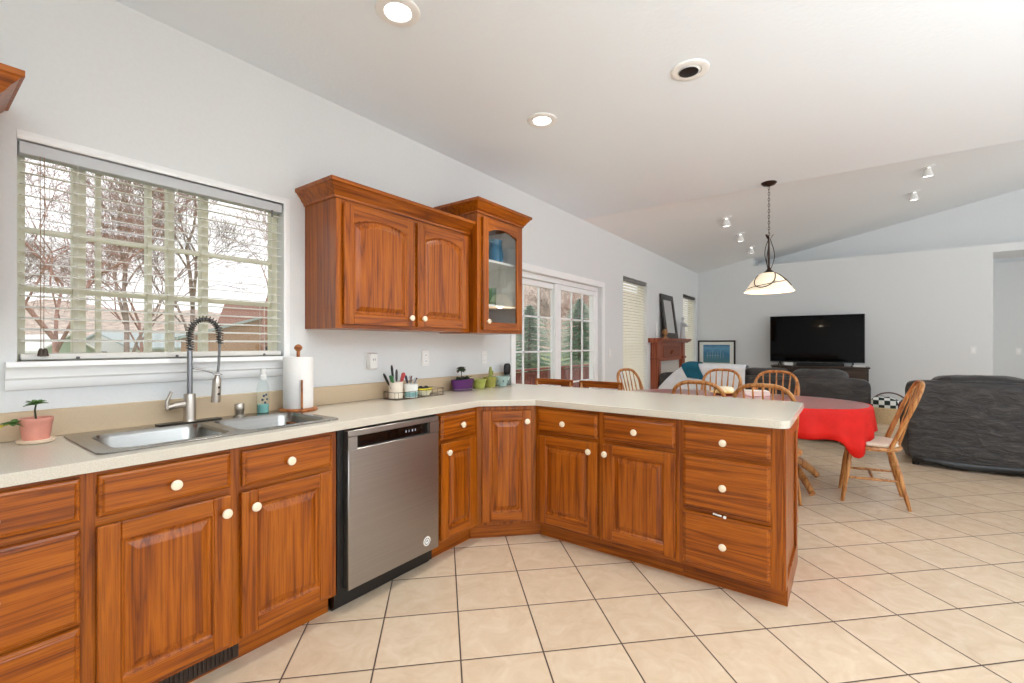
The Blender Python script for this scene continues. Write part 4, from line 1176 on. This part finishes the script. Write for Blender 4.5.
m = MB(); m.loops([[(rx*cos(2*pi*i/20)+dx, ry*sin(2*pi*i/20)+dy, z) for i in range(20)] for rx, ry, z, dx, dy in
    ((.05, .055, .02, 0, 0), (.045, .052, .08, 0, 0), (.04, .046, .16, 0, 0), (.038, .048, .22, 0, .0), (.04, .058, .27, 0, .002), (.034, .052, .30, 0, .004), (.016, .018, .325, 0, .006), (.015, .016, .335, 0, .008), (.024, .024, .35, .002, .01), (.027, .027, .372, .003, .012), (.022, .022, .395, .002, .012), (.006, .006, .404, 0, .012))])
m.tube([(.03, .05, .28), (.06, .075, .24), (.09, .06, .235)], [.016, .014, .010], 8)
m.tube([(.03, -.05, .28), (.06, -.055, .23), (.085, -.01, .23)], [.016, .014, .010], 8)
m.build('figure', STATUE, s_, ang=80)
c_ = thing('taper_candle', 'white taper candle at the left end of the mantel', 'candle', (.11, 7.18, ZM))
MB().lathe([(.035, 0), (.03, .008), (.012, .014), (.014, .04), (0, .04)], 16).build('holder', STATUE, c_)
MB().lathe([(.011, .036), (.009, .25), (0, .252)], 12).build('candle', PLASTIC, c_)
g_ = thing('gold_ornament', 'tarnished gold ornament in front of the leaning mirror', 'ornament', (.165, 7.42, ZM))
MB().lathe([(.05, 0), (.05, .015), (.02, .02), (.018, .05), (0, .05)], 16).build('base', GOLDB, g_)
m = MB(); rnd = random.Random(8)
for k in range(9): a = k*.7; m.sup((.0+.018*cos(a), .045*sin(a), .075+.014*(k % 4)), (.024, .028, .026), .9, .9, 10, 6)
m.tube([(0, .04, .08), (.0, .085, .14), (0, .07, .17)], [.012, .008, .005], 6)
m.build('scrollwork', GOLDB, g_)
# framed seascape
pf = thing('framed_picture', 'dark framed blue seascape with white mat on the far wall', 'picture', (-.0, YF-.002, .80))
m = MB(); w_, h_, b_ = .72, .55, .03
m.M = Matrix.Translation((.004, -.03, 0))
m.box(0, w_, 0, .03, 0, b_, .003).box(0, w_, 0, .03, h_-b_, h_, .003).box(0, b_, 0, .03, b_, h_-b_, .003).box(w_-b_, w_, 0, .03, b_, h_-b_, .003)
m.build('frame', FRAMED, pf)
MB().box(.004+b_, .004+w_-b_, -.018, -.012, b_, h_-b_).build('mat_board', MAT_WHITE, pf)
def sea():
    m, n, b = newmat('seascape_paint')
    v = coords(n, (3, 1, 9), rand=False); f = noise_tex(n, v, 3, 5)
    sp = N(n, 'ShaderNodeSeparateXYZ'); tc = N(n, 'ShaderNodeTexCoord'); n.links.new(tc.outputs['Object'], sp.inputs[0])
    a = N(n, 'ShaderNodeMath', operation='MULTIPLY_ADD'); a.inputs[1].default_value = .16; n.links.new(f, a.inputs[0]); n.links.new(sp.outputs[2], a.inputs[2])
    n.links.new(ramp(n, a.outputs[0], [(.16, lin((88, 128, 134))), (.24, lin((76, 128, 146))), (.36, lin((66, 124, 160))), (.47, lin((104, 160, 192))), (.55, lin((62, 112, 150)))]), b.inputs['Base Color'])
    setin(b, rough=.35); return m
MB().box(.11, .62, -.0195, -.0185, .09, .46).build('painting', sea(), pf)
m = MB(); rnd = random.Random(5)
for k in range(7): x = .19+k*.05; m.box(x, x+.008, -.0202, -.0197, .18, .30+.02*(k % 3)); 
m.box(.17, .42, -.0202, -.0197, .235, .245)
m.build('painted_pier', plain('pier_paint', (150, 176, 180), .5), pf)
# console + TV
co = thing('media_console', 'dark brown low media console under the television', 'console', (1.42, 9.62, 0))
MB().box(0, 1.41, 0, .44, .08, .86, .004).build('body', DKW, co)
MB().box(-.02, 1.43, -.015, .455, .86, .885, .004).build('top', DKW, co)
for k in range(3): MB().box(.02+k*.46, .46+k*.46, -.012, -.001, .12, .83, .004).build('door', DKW, co)
MB().box(.03, 1.38, .03, .41, 0, .08).build('plinth', BLACK, co)
tv = thing('television', 'large black flat screen television on the console', 'television', (1.369, 9.80, .8855))
MB().box(0, 1.415, 0, .035, .062, .908, .006).build('screen_housing', BLACK, tv)
MB().box(.012, 1.403, -.0015, 0, .082, .898).build('screen', SCREEN, tv)
for x in (.16, 1.25):
    MB().tube([(x, .018, .07), (x-.02, -.08, .004)], .008, 8).tube([(x, .018, .07), (x+.01, .11, .004)], .008, 8).build('stand_leg', BLACK, tv)
tag(MB().box(0, .70, 0, .08, 0, .06, .01).build('soundbar', BLACK, None, (1.80, 9.68, .8855)), 'long black soundbar in front of the television', 'soundbar')
tag(MB().box(0, .15, 0, .1, 0, .055, .008).build('media_box', PLASTIC, None, (1.60, 9.66, .8855)), 'small white box on the console left of the soundbar', 'box')
tag(MB().box(0, .17, 0, .1, 0, .03, .006).build('media_box', PLASTIC, None, (2.62, 9.66, .8855)), 'low white box on the console right of the soundbar', 'box')
# basket
bk = thing('wicker_basket', 'pale wicker basket with hooped handle on the floor beyond the table', 'basket', (3.09, 9.55, 0))
def ov(rx, ry, z, n=40): return [(rx*cos(2*pi*i/n), ry*sin(2*pi*i/n), z) for i in range(n)]
m = MB(); prs = []
for k in range(13):
    z = .002+.24*k/12; g = 1+.012*(k % 2); prs.append(ov((.2+.06*k/12)*g, (.15+.05*k/12)*g, z))
m.loops(prs + [ov(.245, .185, .235), ov(.19, .14, .02)])
m.build('body', WICK, bk)
m = MB(); m.tube([(x, y, .245) for x, y, z in ov(.262, .202, 0)], .013, 8, True).build('rim', WICK, bk)
MB().tube([(.25*cos(pi*i/16), 0, .24+.25*sin(pi*i/16)) for i in range(17)], .011, 8).build('handle', plain('dark_handle', (92, 66, 56), .6), bk)
def check():
    m, n, b = newmat('black_white_plaid')
    c = N(n, 'ShaderNodeTexChecker'); c.inputs['Scale'].default_value = 14; c.inputs['Color1'].default_value = lin((236, 238, 234)); c.inputs['Color2'].default_value = lin((24, 40, 34))
    n.links.new(coords(n, rand=False), c.inputs['Vector']); n.links.new(c.outputs[0], b.inputs['Base Color']); setin(b, rough=.9); return m
tag(MB().sup((0, 0, 0), (.2, .13, .13), .7, .8, 28, 14, jit=.02).build('plaid_blanket', check(), None, (3.02, 9.53, .30)), 'black and white plaid blanket bundled in the wicker basket', 'blanket')
tag(MB().sup((0, 0, 0), (.085, .1, .07), .8, .8, 20, 10, jit=.015).build('rolled_cloth', plain('maroon_cloth', (92, 26, 46), .9), None, (3.24, 9.53, .29)), 'maroon cloth in the right side of the wicker basket', 'cloth')

# ================================================================== OUTDOORS
struct(MB().box(-95, -T-.01, -25, 205, -.5, -.35).build('ground', LAWN))
m = MB(); rows = []
for i in range(70):
    y = -25+230*i/69; u = min(1, max(0, (y-42)/30)); hh = 7.0+17*u*u*(3-2*u)
    rows.append([(-50-5*k, y, -.4+hh*(k/6)**.6*(1+.3*noise.noise(Vector((y*.12, k*.3, 0)))+.16*noise.noise(Vector((y*.9, k*.9, 4))))) for k in range(7)])
m.grid(rows); struct(m.build('hillside', HILLM, ang=80))
# deck rail seen through the glass door
fr = thing('deck_railing', 'red brown stained wooden railing outside the glass door', 'railing', (-3.2, 5.0, -.35))
m = MB(); m.box(-.06, .08, -.5, 7.5, 1.03, 1.07, .004); m.box(-.02, .02, -.5, 7.5, .15, .2); m.box(-.02, .02, -.5, 7.5, .93, .99); m.build('rails', FENCEM, fr)
m = MB()
for k in range(44): m.box(-.055, -.03, -.4+k*.18, -.26+k*.18, .12, 1.0)
m.build('pickets', FENCEM, fr)
for y in (-.45, 2.2, 4.85, 7.45): MB().box(-.05, .05, y-.05, y+.05, 0, 1.06).build('post', FENCEM, fr)
def spruce(label, loc, h, r, seed, tint=None):
    rnd = random.Random(seed)
    t = thing('spruce_tree', label, 'tree', loc)
    MB().tube([(0, 0, 0), (0, 0, h*.5), (0, 0, h*.97)], [h*.03, h*.02, .01], 8).build('trunk', BARK, t)
    m = MB(); n = int(300*h/3)
    for i in range(n):
        f = (i+.5)/n; z = h*(.05+.93*f); rr = r*(1-f)**.7*(.8+.35*rnd.random()); a = i*2.39996+rnd.random()*.3
        d = Vector((cos(a), sin(a), -.15+.25*rnd.random())); L_ = rr
        b0 = Vector((0, 0, z)); s_ = Vector((-sin(a), cos(a), 0)); w = .05*h*(1-f)**.5*.55+.03
        tip = b0+d*L_+Vector((0, 0, -.12*L_))
        for q in range(9):
            u = .15+.85*q/8; c = b0.lerp(tip, u); ww = w*(1.15-u)*2.0
            for sg in (-1, 1):
                e2 = c+s_*sg*ww*(.8+.5*rnd.random())+d*ww*.8+Vector((0, 0, -.03+.05*rnd.random()))
                m.add([c-d*.03, c+d*.05+Vector((0, 0, .025)), e2], [(0, 1, 2)])
        m.tube([b0, tip], [.012, .003], 3)
    m.build('needles', NEEDLE, t, ang=180)
    return t
spruce('dark green spruce seen in the left panel of the glass door', (-6.2, 12.9, -.35), 3.0, 1.75, 1)
spruce('dark green spruce seen in the right panel of the glass door', (-6.6, 17.3, -.35), 3.6, 1.95, 2)
spruce('smaller spruce behind the glass door, at its left jamb', (-5.2, 10.0, -.35), 2.2, 1.1, 3)
def bare_tree(rnd, h, spread=.6, depth=6, m=None, r0=None, pos=Vector((0, 0, 0)), dirn=Vector((0, 0, 1))):
    def grow(p, d, L_, r, k):
        if k == 0: return
        r = max(r, .0028)
        mid = p+d*L_*.5+Vector((rnd.uniform(-1, 1), rnd.uniform(-1, 1), rnd.uniform(-.5, 1)))*L_*.06
        e = p+d*L_
        m.tube([p, mid, e], [r, r*.85, r*.68], 5 if k > 3 else 3)
        nb_ = 3 if k > 2 else 4
        for i in range(nb_):
            a = rnd.random()*2*pi; t = d.orthogonal().normalized(); s_ = d.cross(t)
            nd = (d+(t*cos(a)+s_*sin(a))*spread*rnd.uniform(.6, 1.5)+Vector((0, 0, .12))).normalized()
            st_ = p.lerp(e, rnd.uniform(.45, 1.0)) if i else e
            grow(st_, nd, L_*rnd.uniform(.58, .86), r*(.66 if i == 0 else .5), k-1)
    grow(pos, dirn, h*.28, r0 or h*.022, depth)
TP = []
for i, mt in enumerate((BARKR, BARK, BARKR)):
    m = MB(); bare_tree(random.Random(11+i), 6.0, .62 if i else .75, 8, m, .05 if i == 0 else .06)
    o = m.build('bare_tree', mt, None, (0, 0, -200), ang=180); TP.append(o)
TREES = [(0, -6.0, 1.3, 1.0, .3, 'bare reddish tree with dense twigs seen at the left of the kitchen window'),
         (1, -10.8, 3.2, 1.25, 1.3, 'bare grey tree left of the middle of the kitchen window'),
         (1, -15.2, 6.0, 1.7, 4.0, 'bare grey tree above the faucet in the kitchen window'),
         (2, -17.8, 9.6, 1.9, 2.2, 'bare reddish tree in front of the pale teal roof outside'),
         (2, -27, 7.6, 1.6, 5.2, 'far bare tree between the green house and the low white house'),
         (1, -25, 2.0, 1.5, .9, 'far bare tree at the left of the green house'),
         (2, -22, 30, 1.6, 1.9, 'bare tree above the left spruce outside the glass door'),
         (1, -19, 36, 1.5, 2.9, 'bare tree between the spruces outside the glass door'),
         (0, -21, 46, 1.7, 4.4, 'bare tree above the right spruce outside the glass door'),
         (2, -28, 56, 1.9, 5.4, 'farthest bare tree outside the glass door')]
used = set()
for k, x, y, s_, rz, lab in TREES:
    if k in used: o = TP[k].copy(); COL.objects.link(o)
    else: o = TP[k]; used.add(k)
    o.location = (x, y, -.35); o.rotation_euler = (0, 0, rz); o.scale = (s_, s_, s_)
    tag(o, lab, 'tree')
def house(label, loc, rot, w, d, h, rh, wallm, roofm):
    o = thing('neighbour_house', label, 'house', loc, rot)
    MB().prism([(-w/2, 0), (w/2, 0), (w/2, h), (0, h+rh), (-w/2, h)], -d/2, d/2, axis='y').build('wall', wallm, o)
    m = MB()
    for s_ in (-1, 1):
        m.loops([[(0, y, h+rh+.02), (0, y, h+rh+.12), (s_*(w/2+.35), y, h-.05), (s_*(w/2+.35), y, h-.17)] for y in (-d/2-.3, d/2+.3)])
    m.build('roof', roofm, o)
    m2 = MB()
    for s_ in (-1, 1):
        for y in (-d*.25, d*.25): MB().box(s_*w/2-.03, s_*w/2+.03, y-.45, y+.45, h*.35, h*.8).build('window', BLKG, o)
    for s_ in (-1, 1): MB().box(-.5, .5, s_*d/2-.03, s_*d/2+.03, h*.35, h*.8).build('window', BLKG, o)
house('small sage green house with white roof edge outside the left of the kitchen window', (-33.8, 5.2, -.4), radians(100), 1.9, 5, 1.35, .75, SIDGR, SNOWY)
house('low white house with grey green roof in the middle of the kitchen window', (-35.5, 10.2, -.4), radians(15), 6, 5, 1.5, .8, SNOWY, ROOFT)
house('tan house with pale teal roof at the right of the kitchen window', (-21.5, 11.6, -.4), radians(68), 7, 6.5, 1.95, 1.0, BRICKH, ROOFT)
house('brown roofed house rising behind the pale teal roof outside', (-38, 19.5, -.4), radians(150), 8, 6, 2.9, 2.2, BRICKH, ROOFR)
